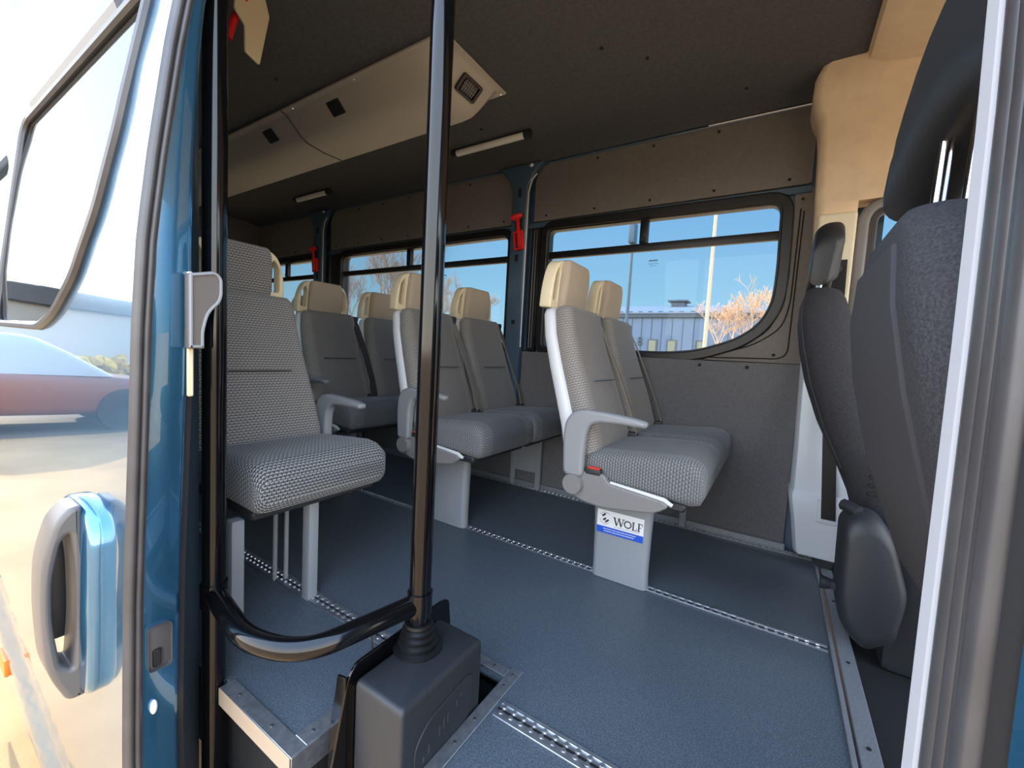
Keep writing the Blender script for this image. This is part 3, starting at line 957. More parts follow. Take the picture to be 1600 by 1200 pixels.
# front vent on the end face
tilt = Matrix.Translation((-.070, .035, -.052)) @ Matrix.Rotation(math.radians(48), 4, 'Y')
b = bmesh.new()
me = plate_mesh(rrect(.060, .036, .012, 4), [rrect(.044, .024, .005, 3)], .012, 'yz', 0, .003); me.transform(tilt); bm_add_mesh(b, me)
vf = finish(b, 'vent_frame', M_blackgloss, t)
b = bmesh.new()
me = plate_mesh(rrect(.045, .025, .004, 3), [], .003, 'yz', -.003); me.transform(tilt); bm_add_mesh(b, me); finish(b, 'vent_back', M_dark, vf)
b = bmesh.new()
for k in range(6):
    me = plate_mesh(rrect(.0018, .023, .0015, 2), [], .010, 'yz', .001)
    me.transform(tilt @ Matrix.Translation((0, -.03 + k * .012, 0))); bm_add_mesh(b, me)
for k in (-1, 1):
    me = plate_mesh(rrect(.040, .0012, .001, 2), [], .006, 'yz', .002)
    me.transform(tilt @ Matrix.Translation((0, 0, k * .006))); bm_add_mesh(b, me)
finish(b, 'vent_slats', M_valance, vf)
for xx in (-.70, -1.25):
    b = bmesh.new()
    tl = Matrix.Translation((xx, -.131, -.048)) @ Matrix.Rotation(math.radians(48), 4, 'X')
    me = plate_mesh(rrect(.042, .030, .004, 2), [], .006, 'xz', 0, .001); me.transform(tl); bm_add_mesh(b, me)
    finish(b, 'side_vent', M_blackplastic, t)
for xx in (-.01, -.5, -.95):
    for yy in (-.183, .183):
        b = bmesh.new(); bmesh.ops.create_cone(b, cap_ends=True, segments=8, radius1=.005, radius2=.005, depth=.004, matrix=Matrix.Translation((xx - .006, yy, -.010)))
        finish(b, 'screw', M_chrome, t)

def tube_lamp(x0, x1, y, lab):
    t = thing('tube_lamp', lab, 'lamp', ((x0 + x1) / 2, y, 1.886), 'unlit tube lamps on the ceiling')
    L = x1 - x0
    b = bmesh.new()
    tube(b, [(-L / 2 + .03, 0, -.016), (L / 2 - .03, 0, -.016)], .0165, 16); finish(b, 'tube', M_tube, t)
    for s in (-1, 1):
        b = bmesh.new()
        tube(b, [(s * (L / 2 - .032), 0, -.016), (s * L / 2, 0, -.016)], .0205, 16); finish(b, 'end_cap', M_blackplastic, t)
    b = bmesh.new(); box(b, -L / 2, L / 2, -.012, .012, -.004, .004); finish(b, 'base', M_blackplastic, t, False)
tube_lamp(-1.63, -1.13, 1.832, 'nearer white tube lamp on the ceiling right of the grab pole')
tube_lamp(-3.26, -2.82, 1.872, 'farther white tube lamp on the ceiling left of the grab pole')

# ---- emergency hammers
def hammer(loc, rot, lab, s=1.0):
    t = thing('emergency_hammer', lab, 'emergency hammer', loc, 'red emergency hammers on the pillars')
    t.rotation_euler = (0, rot, 0)
    b = bmesh.new()
    me = plate_mesh(round_poly([(-.030 * s, -.11 * s), (.030 * s, -.11 * s), (.030 * s, .0), (-.030 * s, .0)], .008), [round_poly([(-.018 * s, -.098 * s), (.006 * s, -.098 * s), (.006 * s, -.012), (-.018 * s, -.012)], .004)], .022, 'xz', -.012, .003)
    bm_add_mesh(b, me); finish(b, 'holder', M_red, t)
    b = bmesh.new()
    box(b, .004 * s, .022 * s, -.036, -.024, -.10 * s, .06 * s, .003, 2); hdl = finish(b, 'handle', M_red, t)
    b = bmesh.new(); tube(b, [(-.034 * s, -.024, .078 * s), (-.026 * s, -.024, .078 * s), (.03 * s, -.024, .078 * s), (.040 * s, -.024, .078 * s)], [.006, .016, .016, .008], 12)
    box(b, -.01 * s, .02 * s, -.034, -.014, .055 * s, .078 * s, .004, 1); finish(b, 'hammer_head', M_red, t)
    b = bmesh.new(); box(b, -.020 * s, .03 * s, -.012, .0, -.0, .075 * s, .002, 1); finish(b, 'back_bracket', M_blackplastic, t)
    return t
hammer((-1.325, 2.0835, 1.485), math.radians(-8), 'red emergency hammer on the blue pillar beside the front side window')
hammer((-3.31, 2.0835, 1.475), math.radians(-8), 'red emergency hammer on the far pillar beside the middle side window')
# third hammer in a white bracket above the single seat
t = thing('hammer_bracket', 'cream bracket with a red hammer hanging from the ceiling beside the left pole', 'emergency hammer', (-1.45, .680, 1.80))
b = bmesh.new()
dirv = Matrix.Rotation(math.radians(-32), 4, 'Z')
me = plate_mesh(round_poly([(-.045, .075), (-.055, -.055), (-.018, -.075), (-.016, -.15), (.038, -.155), (.075, .015), (.045, .085), (.02, .085), (.015, .03), (-.012, .03), (-.02, .07)], .006, 3), [], .006, 'yz', 0, .001)
me.transform(Matrix.Rotation(math.radians(20), 4, 'Z')); bm_add_mesh(b, me); finish(b, 'bracket_plate', M_cream, t)
b = bmesh.new()
tube(b, [(.010, -.06, .05), (.012, -.0, .05), (.012, .035, .05)], [.012, .017, .012], 12); tube(b, [(.012, .0, .05), (-.012, -.035, -.06), (-.02, -.052, -.125)], [.009, .010, .013], 12)
finish(b, 'hammer', M_red, t)
b = bmesh.new(); tube(b, [(.006, .03, .06), (.0, .03, .094)], .014, 10); finish(b, 'hanger', M_blackplastic, t)

# ================================================================== CAB
# beige headliner and B pillar cover
hl = thing('trim_cab', 'beige', 'trim'); bpy.data.objects.remove(hl)
b = bmesh.new()
# wraps the left B pillar: lofted upright cover, bulging into the van above
sec = [(1.05, .086, 2.055, .204), (1.10, .084, 2.055, .204), (1.30, .078, 2.055, .204), (1.425, .072, 2.045, .204), (1.44, .071, 2.043, .9), (1.56, .066, 2.03, .9), (1.66, .062, 2.02, .95), (1.72, .055, 2.0, .95), (1.765, .036, 1.975, .95), (1.80, .026, 1.95, .95), (1.86, .028, 1.93, .95), (1.893, .045, 1.925, .95)]
rg = []
for z, x0, y0, x1 in sec:
    rg.append([(x0, 2.14, z), (x0, y0 + .05, z), (x0 + .006, y0 + .015, z), (x0 + .03, y0, z), (x1, y0 + (.0 if x1 < .5 else .0), z), (x1, 2.14, z)])
loft(b, rg)
o = finish(b, 'trim_10', M_cab, None, True, 50)
struct(o, 'beige cloth cover over the left front pillar and cab side', 'cab lining')
b = bmesh.new()
rg = []
for y in (.42, 1.0, 1.6, 1.93, 2.0):
    rg.append([(.172, y, 1.893), (.180, y, 1.868), (.22, y, 1.85), (.6, y, 1.80), (1.3, y, 1.62), (1.3, y, 1.68), (.6, y, 1.90), (.2, y, 1.925)])
loft(b, rg)
struct(finish(b, 'ceiling_cab', M_cab), 'beige cloth cab headliner', 'ceiling')
# pale upper pillar, door window frame
b = bmesh.new()
box(b, .083, .206, 2.035, 2.13, .80, 1.385, .012, 3)
struct(finish(b, 'trim_11', M_cabpillar), 'pale cream upper pillar trim behind the driver seat', 'pillar trim')
win4 = bpy.data.objects.new('window_4', None); COL.objects.link(win4); struct(win4, 'driver door window seen between the two cab seats', 'window')
ol = round_poly([(.245, .86), (1.05, .86), (.85, 1.395), (.245, 1.395)], .06)
plate('door_frame', offset_poly(ol, .038), [ol], .06, 'xz', 2.075, M_valance, win4, bevel=.012)
plate('rubber_frame', offset_poly(ol, .006), [offset_poly(ol, -.022)], .03, 'xz', 2.065, M_darkseal, win4, bevel=.004)
plate('pane', offset_poly(ol, -.01), [], .004, 'xz', 2.095, M_glass, win4, smooth=False)
b = bmesh.new()
box(b, .26, 1.2, 2.09, 2.15, -.1, .815, .01, 2)
struct(finish(b, 'door_2', M_blackplastic), 'dark lower driver door card', 'door')
# lower pillar trim, light grey
t = bpy.data.objects.new('trim_12', None); COL.objects.link(t); struct(t, 'light grey lower pillar trim beside the driver seat', 'pillar trim')
b = bmesh.new()
rg = []
for z, x0, x1, y0 in ((.045, .118, .275, 2.000), (.06, .112, .28, 1.995), (.17, .098, .275, 1.985), (.26, .082, .275, 1.975), (.285, .080, .27, 1.985), (.30, .085, .27, 2.0), (.50, .084, .26, 2.02), (.80, .078, .22, 2.045), (.825, .078, .20, 2.05)):
    rg.append([(x0, 2.13, z), (x0, y0 + .02, z), (x0 + .012, y0, z), (x1 - .01, y0, z), (x1, y0 + .02, z), (x1, 2.13, z)])
loft(b, rg); finish(b, 'moulding', M_trimwhite, t, True, 35)
b = bmesh.new(); box(b, .175, .255, 1.972, 1.99, .195, .285, .006, 2); finish(b, 'slot_rim', M_trimwhite, t)
# driver's belt
b = bmesh.new()
rg = []
for x, y, z in ((.165, 2.01, 1.20), (.17, 2.0, .9), (.185, 1.99, .60), (.207, 1.962, .26), (.210, 1.962, .215)):
    rg.append([(x - .022, y, z), (x + .022, y, z), (x + .022, y + .004, z), (x - .022, y + .004, z)])
loft(b, rg)
o = finish(b, 'driver_belt', M_black); tag(o, 'black seat belt hanging over the light grey pillar trim', 'seat belt')
b = bmesh.new()
pts = [(.150 + .018 * math.cos(a), 2.0 , 1.165 + .014 * math.sin(a)) for a in [2 * PI * k / 14 for k in range(15)]]
tube(b, pts, .005, 8, cap=False)
finish(b, 'belt_guide', M_blackplastic, o)

def front_seat(label, yc, hw, mirror, hx=0.0, dz=0.0, hs=1.0, hdx=0.0, hdz=0.0, ht=1.0, hdy=0.0):
    t = thing('front_seat', label, 'seat', (0, yc, 0), 'charcoal cab seats')
    # backrest from low to high: (z, rear x, half width, thickness)
    prof = [(.30, .285, .78, .11), (.38, .262, .84, .12), (.50, .212, .93, .13), (.62, .163, 1.0, .135), (.75, .118, 1.03, .13), (.86, .092, 1.0, .125), (.94, .080, .90, .115), (1.0, .080, .72, .10), (1.03, .084, .52, .085), (1.042, .092, .36, .06)]
    prof = [(z + dz if z > .6 else z, a, b_, c) for z, a, b_, c in prof]
    rg = []
    for z, xr, k, th in prof:
        rg.append([(xr + hx + th / 2 + c, a, z) for a, c in rrect(hw * k, th / 2, th * .48, 7)])
    b = bmesh.new(); loft(b, rg); br = finish(b, 'backrest', M_cabcloth, t, True, 60)
    # textured rear panel strip
    b = bmesh.new()
    rg = []
    for z, xr, k, th in prof[2:8]:
        rg.append([(xr + hx - .004, a * hw * k, z) for a in (-.62, -.2, .2, .62)] + [(xr + hx + .02, a * hw * k, z) for a in (.62, .2, -.2, -.62)])
    loft(b, rg); finish(b, 'rear_cloth', M_cabcloth2, br, True, 60)
    # headrest: curved shell on two chrome posts
    b = bmesh.new()
    rg = []
    hwid = .148 * hs
    for f in (-1, -.97, -.9, -.75, -.5, -.25, 0, .25, .5, .75, .9, .97, 1):
        q = 1 - abs(f) ** 6 * .55
        zt, zb = 1.262 - .075 * abs(f) ** 2.5, 1.052 + .055 * (1 - f * f)
        zc_, hh = (zt + zb) / 2 + hdz, (zt - zb) / 2
        th = (.088 if abs(f) < .95 else .06) * ht
        if abs(f) == 1: hh *= .8
        ring = []
        for a, c in rrect(th / 2, hh * (1 if abs(f) < 1 else .9), th * .42, 6):
            zr = c / hh
            ring.append((.100 + hx + hdx + th / 2 + a + .020 * max(0, zr) ** 2 * ht, f * hwid + hdy, zc_ + c))
        rg.append(ring)
    loft(b, rg); hd = finish(b, 'headrest', M_blackplastic, t, True, 60)
    for s in (-1, 1):
        b = bmesh.new(); tube(b, [(.128 + hx + hdx, s * .055 + hdy, 1.0 + dz), (.132 + hx + hdx, s * .055 + hdy, 1.13 + hdz)], .0065, 10)
        finish(b, 'headrest_post', M_chrome, t)
    # cushion
    b = bmesh.new()
    rg = []
    for x, zc, th, k in ((.30, .37, .10, .9), (.36, .37, .15, 1), (.6, .38, .16, 1), (.78, .39, .15, .98), (.84, .385, .10, .9)):
        rg.append([(x, a, zc + c) for a, c in rrect(hw * k, th / 2, .05, 5)])
    loft(b, rg); finish(b, 'cushion', M_cabcloth, t, True, 60)
    b = bmesh.new(); box(b, .30, .80, -hw * .85, hw * .85, -.018, .296, .02, 2); finish(b, 'base', M_blackplastic, t)
    return t
drv = front_seat('charcoal driver seat at the far side of the cab', 1.66, .235, 1, -.030, -.012, .72, -.012, -.022, .8)
# headrest rear of the driver seat etc follow the shared builder; side cover on its inboard side
b = bmesh.new()
rg = []
for y, k in ((-.245, 1.0), (-.285, 1.0), (-.315, .97), (-.335, .88), (-.342, .72)):
    base_ol = round_poly([(.172, .40), (.176, .20), (.195, .115), (.245, .075), (.300, .12), (.315, .24), (.275, .385), (.245, .425), (.20, .43)], [.02, .02, .03, .02, .02, .03, .03, .03, .03], 4)
    cx, cz = .243, .255
    rg.append([(cx + (p[0] - cx) * k, y, cz + (p[1] - cz) * k) for p in base_ol])
loft(b, rg); sc = finish(b, 'side_cover', M_blackplastic, drv, True, 50)
b = bmesh.new()
bmesh.ops.create_cone(b, cap_ends=True, segments=16, radius1=.018, radius2=.014, depth=.02, matrix=Matrix.Translation((.155, -.285, .215)) @ Matrix.Rotation(PI / 2, 4, 'Y'))
box(b, .160, .18, -.295, -.275, .205, .225)
finish(b, 'adjuster_knob', M_blackplastic, sc)
b = bmesh.new()
for k in range(5):
    box(b, .225, .258, -.248, -.240, .46 + k * .022, .470 + k * .022, .002, 1)
finish(b, 'vent_slots', M_dark, drv)
b = bmesh.new()
tube(b, [(.205, -.30, .425), (.19, -.285, .43), (.178, -.27, .43)], .016, 8)
finish(b, 'belt_anchor', M_blackplastic, drv)
pas = front_seat('large charcoal front passenger seat close behind the door pillar', .640, .226, -1, .006, -.095, 1.27, .0, -.065, 1.1, -.035)

# ================================================================== DOOR PILLAR AND FRONT DOOR EDGE (nearest right)
def skin_y(z):
    pts = [(-.62, .285), (-.40, .258), (-.2, .245), (.0, .242), (.3, .246), (.6, .256), (.8, .262), (.95, .270), (1.1, .286), (1.3, .312), (1.5, .345), (1.7, .385), (1.95, .46)]
    for (a, ya), (c, yc) in zip(pts, pts[1:]):
        if z <= c: 
            f = (z - a) / (c - a)
            return ya + (yc - ya) * f
    return pts[-1][1]
ZS = [-.60 + .05 * k for k in range(52)]
def upright(outline, name, m, parent=None, zs=ZS, ang=60):
    """extrude a plan outline (dx, dy from the skin line) up the side of the van, following its lean"""
    b = bmesh.new()
    loft(b, [[(x, y + skin_y(z), z) for x, y in outline] for z in zs])
    return finish(b, name, m, parent, True, ang)
bp = bpy.data.objects.new('trim_13', None); COL.objects.link(bp); struct(bp, 'front edge of the sliding door opening with grey seals and white strip', 'pillar')
upright([(.100, .124), (.100, .1455), (.1035, .1475), (.112, .1475), (.112, .124)], 'white_strip', M_stripwhite, bp)
# double rubber seal
bump = [(.1045, .1238)]
for cy, rr in ((.1135, .0095), (.095, .0075), (.0835, .0035), (.070, .0095)):
    for k in range(7):
        a = PI / 2 + PI * k / 6 if False else PI * k / 6
        bump.append((.1040 - rr * .34 * math.sin(a), cy + rr * math.cos(a)))
bump += [(.106, .060), (.125, .058), (.125, .1238)]
upright(bump, 'rubber_seal', M_seal, bp, ang=50)
upright([(.108, .056), (.116, .046), (.130, .046), (.130, .056)], 'door_gap', M_dark, bp)
upright([(.113, .0455), (.119, .030), (.123, .012), (.130, .003), (.145, .0), (.55, -.005), (.9, .0), (.9, .03), (.145, .03), (.132, .0455)], 'front_door_skin', M_body, bp)
upright([(.126, .0570), (.40, .0570), (.40, .1455), (.113, .1465), (.1255, .1240)], 'pillar_core', M_blackplastic, bp)

# ================================================================== SLIDING DOOR (nearest left)
DX = -.945
door = bpy.data.objects.new('door_1', None); COL.objects.link(door); struct(door, 'open blue sliding door with window, grey pull handle and rubber edge seal', 'door')
# outer skin with window opening: mesh grid in (x,z), y from profile, window cells left out along its true outline
DWc = [(-2.22, 1.475), (-2.20, .79), (-1.60, .785), (-1.46, .82), (-1.30, .905), (-1.19, 1.03), (-1.13, 1.18), (-1.085, 1.47)]
DW = round_poly(DWc, [.05, .05, .05, .05, .05, .05, .05, .05], 4)
def arch(x):   # crease that climbs towards the rear
    pts = [(-2.6, -.02), (-2.3, -.10), (-2.05, -.17), (-1.8, -.235), (-1.5, -.355), (-1.3, -.43), (-.9, -.55)]
    for (a, ya), (c, yc) in zip(pts, pts[1:]):
        if x <= c:
            return ya + (yc - ya) * max(0, (x - a) / (c - a))
    return pts[-1][1]
def sm(t):
    t = max(0, min(1, t)); return t * t * (3 - 2 * t)
def door_y(x, z):
    y = skin_y(z)
    d = arch(x) - z
    y -= .022 * sm(d / .07) - .0 * max(0, d)
    return y
me = plate_mesh([(-2.40, -.46), (DX, -.46), (DX, 1.74), (-2.40, 1.74)], [DW], .002, 'xz', 0)
b = bmesh.new(); b.from_mesh(me); bpy.data.meshes.remove(me)
# keep one layer, subdivide and bend to the profile
bmesh.ops.delete(b, geom=[f for f in b.faces if abs(f.normal.y) < .5 or f.calc_center_median().y > 0], context='FACES')
bmesh.ops.remove_doubles(b, verts=b.verts, dist=1e-5)
for z in [-.45 + .03 * k for k in range(73)]:
    g = list(b.verts) + list(b.edges) + list(b.faces)
    bmesh.ops.bisect_plane(b, geom=g, plane_co=(0, 0, z), plane_no=(0, 0, 1))
for x in [-2.35 + .05 * k for k in range(28)]:
    g = list(b.verts) + list(b.edges) + list(b.faces)
    bmesh.ops.bisect_plane(b, geom=g, plane_co=(x, 0, 0), plane_no=(1, 0, 0))
for v in b.verts: v.co.y = door_y(v.co.x, v.co.z)
for f in b.faces: f.normal_update()
r = bmesh.ops.extrude_face_region(b, geom=list(b.faces))
for v in [q for q in r['geom'] if isinstance(q, bmesh.types.BMVert)]: v.co.y += .006
finish(b, 'outer_skin', M_body, door, True, 30)
# gasket and pane
def ring_on_skin(outl, r, name, m, dy=-.003):
    bb = bmesh.new()
    pts = [(x, skin_y(z) + dy, z) for x, z in outl]
    pts.append(pts[0]); tube(bb, pts, r, 8, cap=False)
    return finish(bb, name, m, door)
gk = ring_on_skin(DW, .011, 'window_gasket', M_seal)
b = bmesh.new()
me = plate_mesh(DW, [], .002, 'xz', 0)
b.from_mesh(me); bpy.data.meshes.remove(me)
bmesh.ops.delete(b, geom=[f for f in b.faces if abs(f.normal.y) < .5 or f.calc_center_median().y > 0], context='FACES')
for z in [.80 + .04 * k for k in range(18)]:
    bmesh.ops.bisect_plane(b, geom=list(b.verts) + list(b.edges) + list(b.faces), plane_co=(0, 0, z), plane_no=(0, 0, 1))
for v in b.verts: v.co.y = skin_y(v.co.z) + .002
r = bmesh.ops.extrude_face_region(b, geom=list(b.faces))
for v in [q for q in r['geom'] if isinstance(q, bmesh.types.BMVert)]: v.co.y += .004
finish(b, 'pane', M_doorglass, door, True, 60)
b = bmesh.new()      # raised brown cover strip above the window
loft(b, [[(x, skin_y(z) + d, z) for z, d in ((1.515, -.001), (1.53, -.010), (1.585, -.010), (1.60, -.001), (1.60, .004), (1.515, .004))] for x in (-2.2, -1.9, -1.6, -1.36, -1.34)])
finish(b, 'cover_strip', M_handle, door, True, 30)
# front end face, inner trim
def edge_y(z): return skin_y(z)
inner_t = lambda z: .084 if z < .9 else max(.045, .084 - (z - .9) * .08)
b = bmesh.new()
rg = []
zs = [-.46 + .05 * k for k in range(45)]
for z in zs:
    y0, y1 = skin_y(z) + .0066, skin_y(z) + inner_t(z)
    rg.append([(DX - .012, y0, z), (DX, y0 + .004, z), (DX, y1 - .012, z), (DX - .006, y1 - .003, z), (DX - .016, y1, z), (DX - .05, y1, z), (DX - .05, y0, z)])
loft(b, rg); finish(b, 'end_face', M_body, door, True, 40)
b = bmesh.new()      # grey double seal along the edge
rg = []
for z in zs:
    y0 = skin_y(z)
    prof_ = [(DX + .001, y0 + .024)]
    for cy, rr in ((.017, .006), (.006, .0065)):
        for k in range(6):
            a = PI * k / 5
            prof_.append((DX + .001 + rr * math.sin(a), y0 + cy + rr * math.cos(a) * .9))
    prof_ += [(DX - .004, y0 - .004), (DX - .008, y0 - .002)]
    rg.append([(x, y, z) for x, y in prof_])
loft(b, rg); finish(b, 'edge_seal', M_seal, door, True, 50)
b = bmesh.new()      # inner door card
rg = []
for z in zs:
    y1 = skin_y(z) + inner_t(z)
    rg.append([(DX - .018, y1 - .002, z), (DX - .024, y1 + .012, z), (-2.38, y1 + .012, z), (-2.38, y1 - .002, z)])
zc = [i for i, z in enumerate(zs) if z < .74]
loft(b, [rg[i] for i in zc]); finish(b, 'door_card', M_darkseal, door, True, 40)
b = bmesh.new()      # latch
z = .20; y = skin_y(z)
box(b, DX, DX + .004, y + .030, y + .066, .148, .235, .008, 2)
lt = finish(b, 'latch_plate', M_seal, door)
b = bmesh.new(); box(b, DX + .004, DX + .007, y + .036, y + .050, .155, .19, .003, 1); finish(b, 'latch_slot', M_dark, lt)
b = bmesh.new(); bmesh.ops.create_uvsphere(b, u_segments=12, v_segments=8, radius=.012, matrix=Matrix.Translation((DX + .002, skin_y(.06) + .040, .075)) @ Matrix.Diagonal((.4, .5, 1.2, 1)))
finish(b, 'rubber_stop', M_white, door)
# inner pull handle (grey hook shape) near the edge
b = bmesh.new()
hk = round_poly([(-.004, -.128), (.022, -.128), (.022, -.095), (.030, -.060), (.048, -.040), (.053, -.025), (.053, .010), (.040, .022), (-.004, .010)], [.002, .003, .01, .02, .012, .008, .012, .012, .004], 5)
me = plate_mesh([(y + skin_y(.88) + .070, z + .885) for y, z in hk], [], .020, 'yz', DX + .012, .004)
bm_add_mesh(b, me)
ih = finish(b, 'inner_pull', M_handle, door)
b = bmesh.new()
rim = [(DX + .023, y + skin_y(.88) + .070, z + .885) for y, z in offset_poly(hk, -.004)]
rim.append(rim[0]); tube(b, rim, .0028, 6, cap=False)
finish(b, 'pull_rim', M_arm, ih)
b = bmesh.new()
box(b, DX - .002, DX + .006, skin_y(.7) + .078, skin_y(.7) + .088, .665, .90, .002, 1)
finish(b, 'cream_edge_strip', M_cream, door)
# outer pull handle: painted plate and a grey D-shaped grip standing off it
hz0 = .240
b = bmesh.new()
OL = round_poly([(-1.33, -.185), (-1.075, -.185), (-1.070, .0), (-1.080, .17), (-1.20, .205), (-1.32, .17), (-1.34, 0)], [.08, .05, .06, .05, .08, .06, .06], 6)
rg = []
ocx = -1.2
for k, dy in ((1.0, .004), (1.0, -.012), (.985, -.018), (.95, -.021)):
    rg.append([(ocx + (p[0] - ocx) * k, skin_y(hz0 + p[1] * k) + dy, hz0 + p[1] * k) for p in OL])
loft(b, rg); es = finish(b, 'handle_plate', M_body, door, True, 50)
b = bmesh.new()
sk0 = skin_y(hz0) - .018
grip = round_poly([(.004, -.200), (-.022, -.200), (-.050, -.125), (-.056, 0), (-.052, .10), (-.034, .170), (-.012, .195), (.004, .195)], [.004, .02, .05, .06, .05, .03, .015, .004], 6)
hole = round_poly([(-.014, -.135), (-.030, -.120), (-.040, -.03), (-.039, .06), (-.026, .130), (-.014, .145), (-.008, .08), (-.007, -.04)], [.008, .012, .03, .03, .02, .008, .04, .04], 5)
me = plate_mesh(grip, [hole], .085, 'yz', -1.175, .009)
bm_add_mesh(b, me)
for v in b.verts:
    v.co.y += sk0; v.co.z += hz0
finish(b, 'handle_grip', M_handle, es, True, 50)
b = bmesh.new()
box(b, -1.30, -1.225, sk0 - .030, sk0 + .002, hz0 - .11, hz0 + .11, .01, 2)
finish(b, 'finger_recess', M_darkseal, es)
b = bmesh.new()
xx, zz = -2.02, -.30
box(b, xx - .05, xx + .05, door_y(xx, zz) - .010, door_y(xx, zz) + .002, zz - .028, zz + .028, .005, 2)
finish(b, 'side_reflector', M_orange, door)

# ================================================================== OUTSIDE
GZ = -.62
M_ground = mat('sunlit pale paving', (182, 148, 108), 0.85, spec=0.2, noise=0.2, nscale=1.5, bump=0.6, bscale=40)
b = bmesh.new()
v = [b.verts.new(p) for p in ((-150, -120, GZ), (150, -120, GZ), (150, 160, GZ), (-150, 160, GZ))]
b.faces.new(v)
g = finish(b, 'ground', M_ground, None, False)
struct(g, 'pale sunlit yard paving around the minibus', 'ground')

M_wall1 = mat('blue grey cladding', (78, 95, 116), 0.6, noise=0.05, nscale=2)
M_roof1 = mat('pale metal roof', (92, 106, 122), 0.6)
M_fascia = mat('dark slate fascia', (46, 58, 70), 0.6)
M_winw = mat('reflecting office glass', (96, 100, 84), 0.2)
M_windark = mat('dark window frame', (52, 60, 66), 0.4)
def building(y0, xa, xb, ztop):
    t = thing('warehouse', 'long grey clad hall with small windows and a number 8 beyond the yard', 'building', ((xa + xb) / 2, y0, GZ))
    cx = (xa + xb) / 2
    h = ztop - GZ
    b = bmesh.new(); box(b, xa - cx, xb - cx, 0, 12, 0, h - .32); finish(b, 'wall', M_wall1, t, False)
    b = bmesh.new(); box(b, xa - cx - .1, xb - cx + .1, -.14, -.02, h - .55, h - .22, .02, 1); finish(b, 'fascia', M_fascia, t, False)
    b = bmesh.new()
    rg = [[(x, -.2, h - .22), (x, 5.5, h + .87), (x, 12.2, h - .3), (x, 12.2, h - .4), (x, 5.5, h + .7), (x, -.2, h - .30)] for x in (xa - cx - .2, xb - cx + .2)]
    loft(b, rg); finish(b, 'roof', M_roof1, t, False)
    b = bmesh.new()
    x = xa - cx + .4
    while x < xb - cx:
        box(b, x - .02, x + .02, -.018, -.001, 0, h - .55); x += .62
    finish(b, 'cladding_joints', M_fascia, t, False)
    b = bmesh.new()
    x = xa - cx + .9
    while x < xb - cx:
        box(b, x - .12, x + .12, -.16, -.05, h - .22, h - .16); x += .62
    finish(b, 'snow_guards', M_fascia, t, False)
    b = bmesh.new(); box(b, -6.75 - cx, -5.85 - cx, 4.2, 5.2, h + .4, h + 1.0, .04, 1); box(b, -6.95 - cx, -5.65 - cx, 4.0, 5.4, h + 1.0, h + 1.10)
    finish(b, 'roof_ventilator', M_fascia, t, False)
    return t, cx, h
BY = 27.0
bt, bcx, bh = building(BY, -13.5, 26, 4.05)
def bwindow(x, z0, z1, w):
    b = bmesh.new(); box(b, x - w / 2 - bcx, x + w / 2 - bcx, -.06, -.02, z0 - GZ, z1 - GZ); f = finish(b, 'window', M_windark, bt, False)
    b = bmesh.new(); box(b, x - w / 2 + .09 - bcx, x + w / 2 - .09 - bcx, -.085, -.062, z0 - GZ + .08, z1 - GZ - .08); finish(b, 'pane', M_winw, f, False)
for x in (-6.77, -5.62, -3.95, -1.2, .8, 2.0): bwindow(x, .9, 2.16, .60)
def digit8(x, z, s):
    b = bmesh.new()
    for cz, rx, rz in ((.27, .19, .21), (-.24, .23, .25)):
        pts = [(x - bcx + s * rx * math.cos(2 * PI * k / 20), -.06, z - GZ + s * (cz + rz * math.sin(2 * PI * k / 20))) for k in range(21)]
        tube(b, pts, .075 * s, 6, cap=False)
    finish(b, 'number', M_windark, bt)
digit8(-7.55, 2.02, .50)

# masts
M_mast = mat('blue grey mast', (40, 62, 78), .5)
M_pale = mat('pale upright paint', (150, 140, 120), .5)
def mast(x, y, h, r, m, lab, lamp=True):
    t = thing('lamp_post' if lamp else 'pale_upright', lab, 'lamp post' if lamp else 'pole', (x, y, GZ))
    b = bmesh.new(); tube(b, [(0, 0, 0), (0, 0, h)], [r, r * .7], 10); finish(b, 'mast', m, t)
    if lamp:
        b = bmesh.new(); box(b, -.13, .13, -.25, .25, h - .10, h + .75, .06, 2); finish(b, 'lamp_head', m, t)
    return t
mast(-5.68, 18.0, 6.45, .085, M_mast, 'dark slender lamp post rising behind the front row headrests')
mast(-2.36, 17.0, 7.4, .085, M_pale, 'pale slender upright rising beside the copper bush', False)  # pale upright drawn after a vertical streak

# bare trees
def bare_tree(loc, h, spread, seed, m, lab, depth=5, r0=.12, up_=.5, nb=3, cat='tree'):
    rnd = random.Random(seed)
    t = thing('bare_tree', lab, cat, loc)
    bt_, bb = bmesh.new(), bmesh.new()
    def grow(p, d, L, r, k):
        q = p + d * L * .5 + Vector((rnd.uniform(-.05, .05), rnd.uniform(-.05, .05), 0)) * L
        e_ = q + (d + Vector((rnd.uniform(-.15, .15), rnd.uniform(-.15, .15), .05))).normalized() * L * .5
        r = max(r, .0095)
        tube(bt_ if k == 0 else bb, [p, q, e_], [r, r * .85, r * .68], 6 if k < 2 else 3, cap=False)
        if k >= depth: return
        for i in range(nb + (1 if k < 2 else 0)):
            a = rnd.uniform(0, 2 * PI); s = rnd.uniform(.35, .95) * spread
            nd = (d + Vector((math.cos(a) * s, math.sin(a) * s, up_ * rnd.uniform(.1, .9)))).normalized()
            st = p.lerp(e_, rnd.uniform(.45, 1.0)) if k else p.lerp(e_, rnd.uniform(.6, 1.0))
            grow(st, nd, L * rnd.uniform(.55, .8), r * .52, k + 1)
    grow(Vector((0, 0, 0)), Vector((0, 0, 1)), h * .32, r0, 0)
    tr_ = finish(bt_, 'trunk', m, t); finish(bb, 'branches', m, t)
    return t
M_bark = mat('grey brown bark', (122, 108, 98), .8)
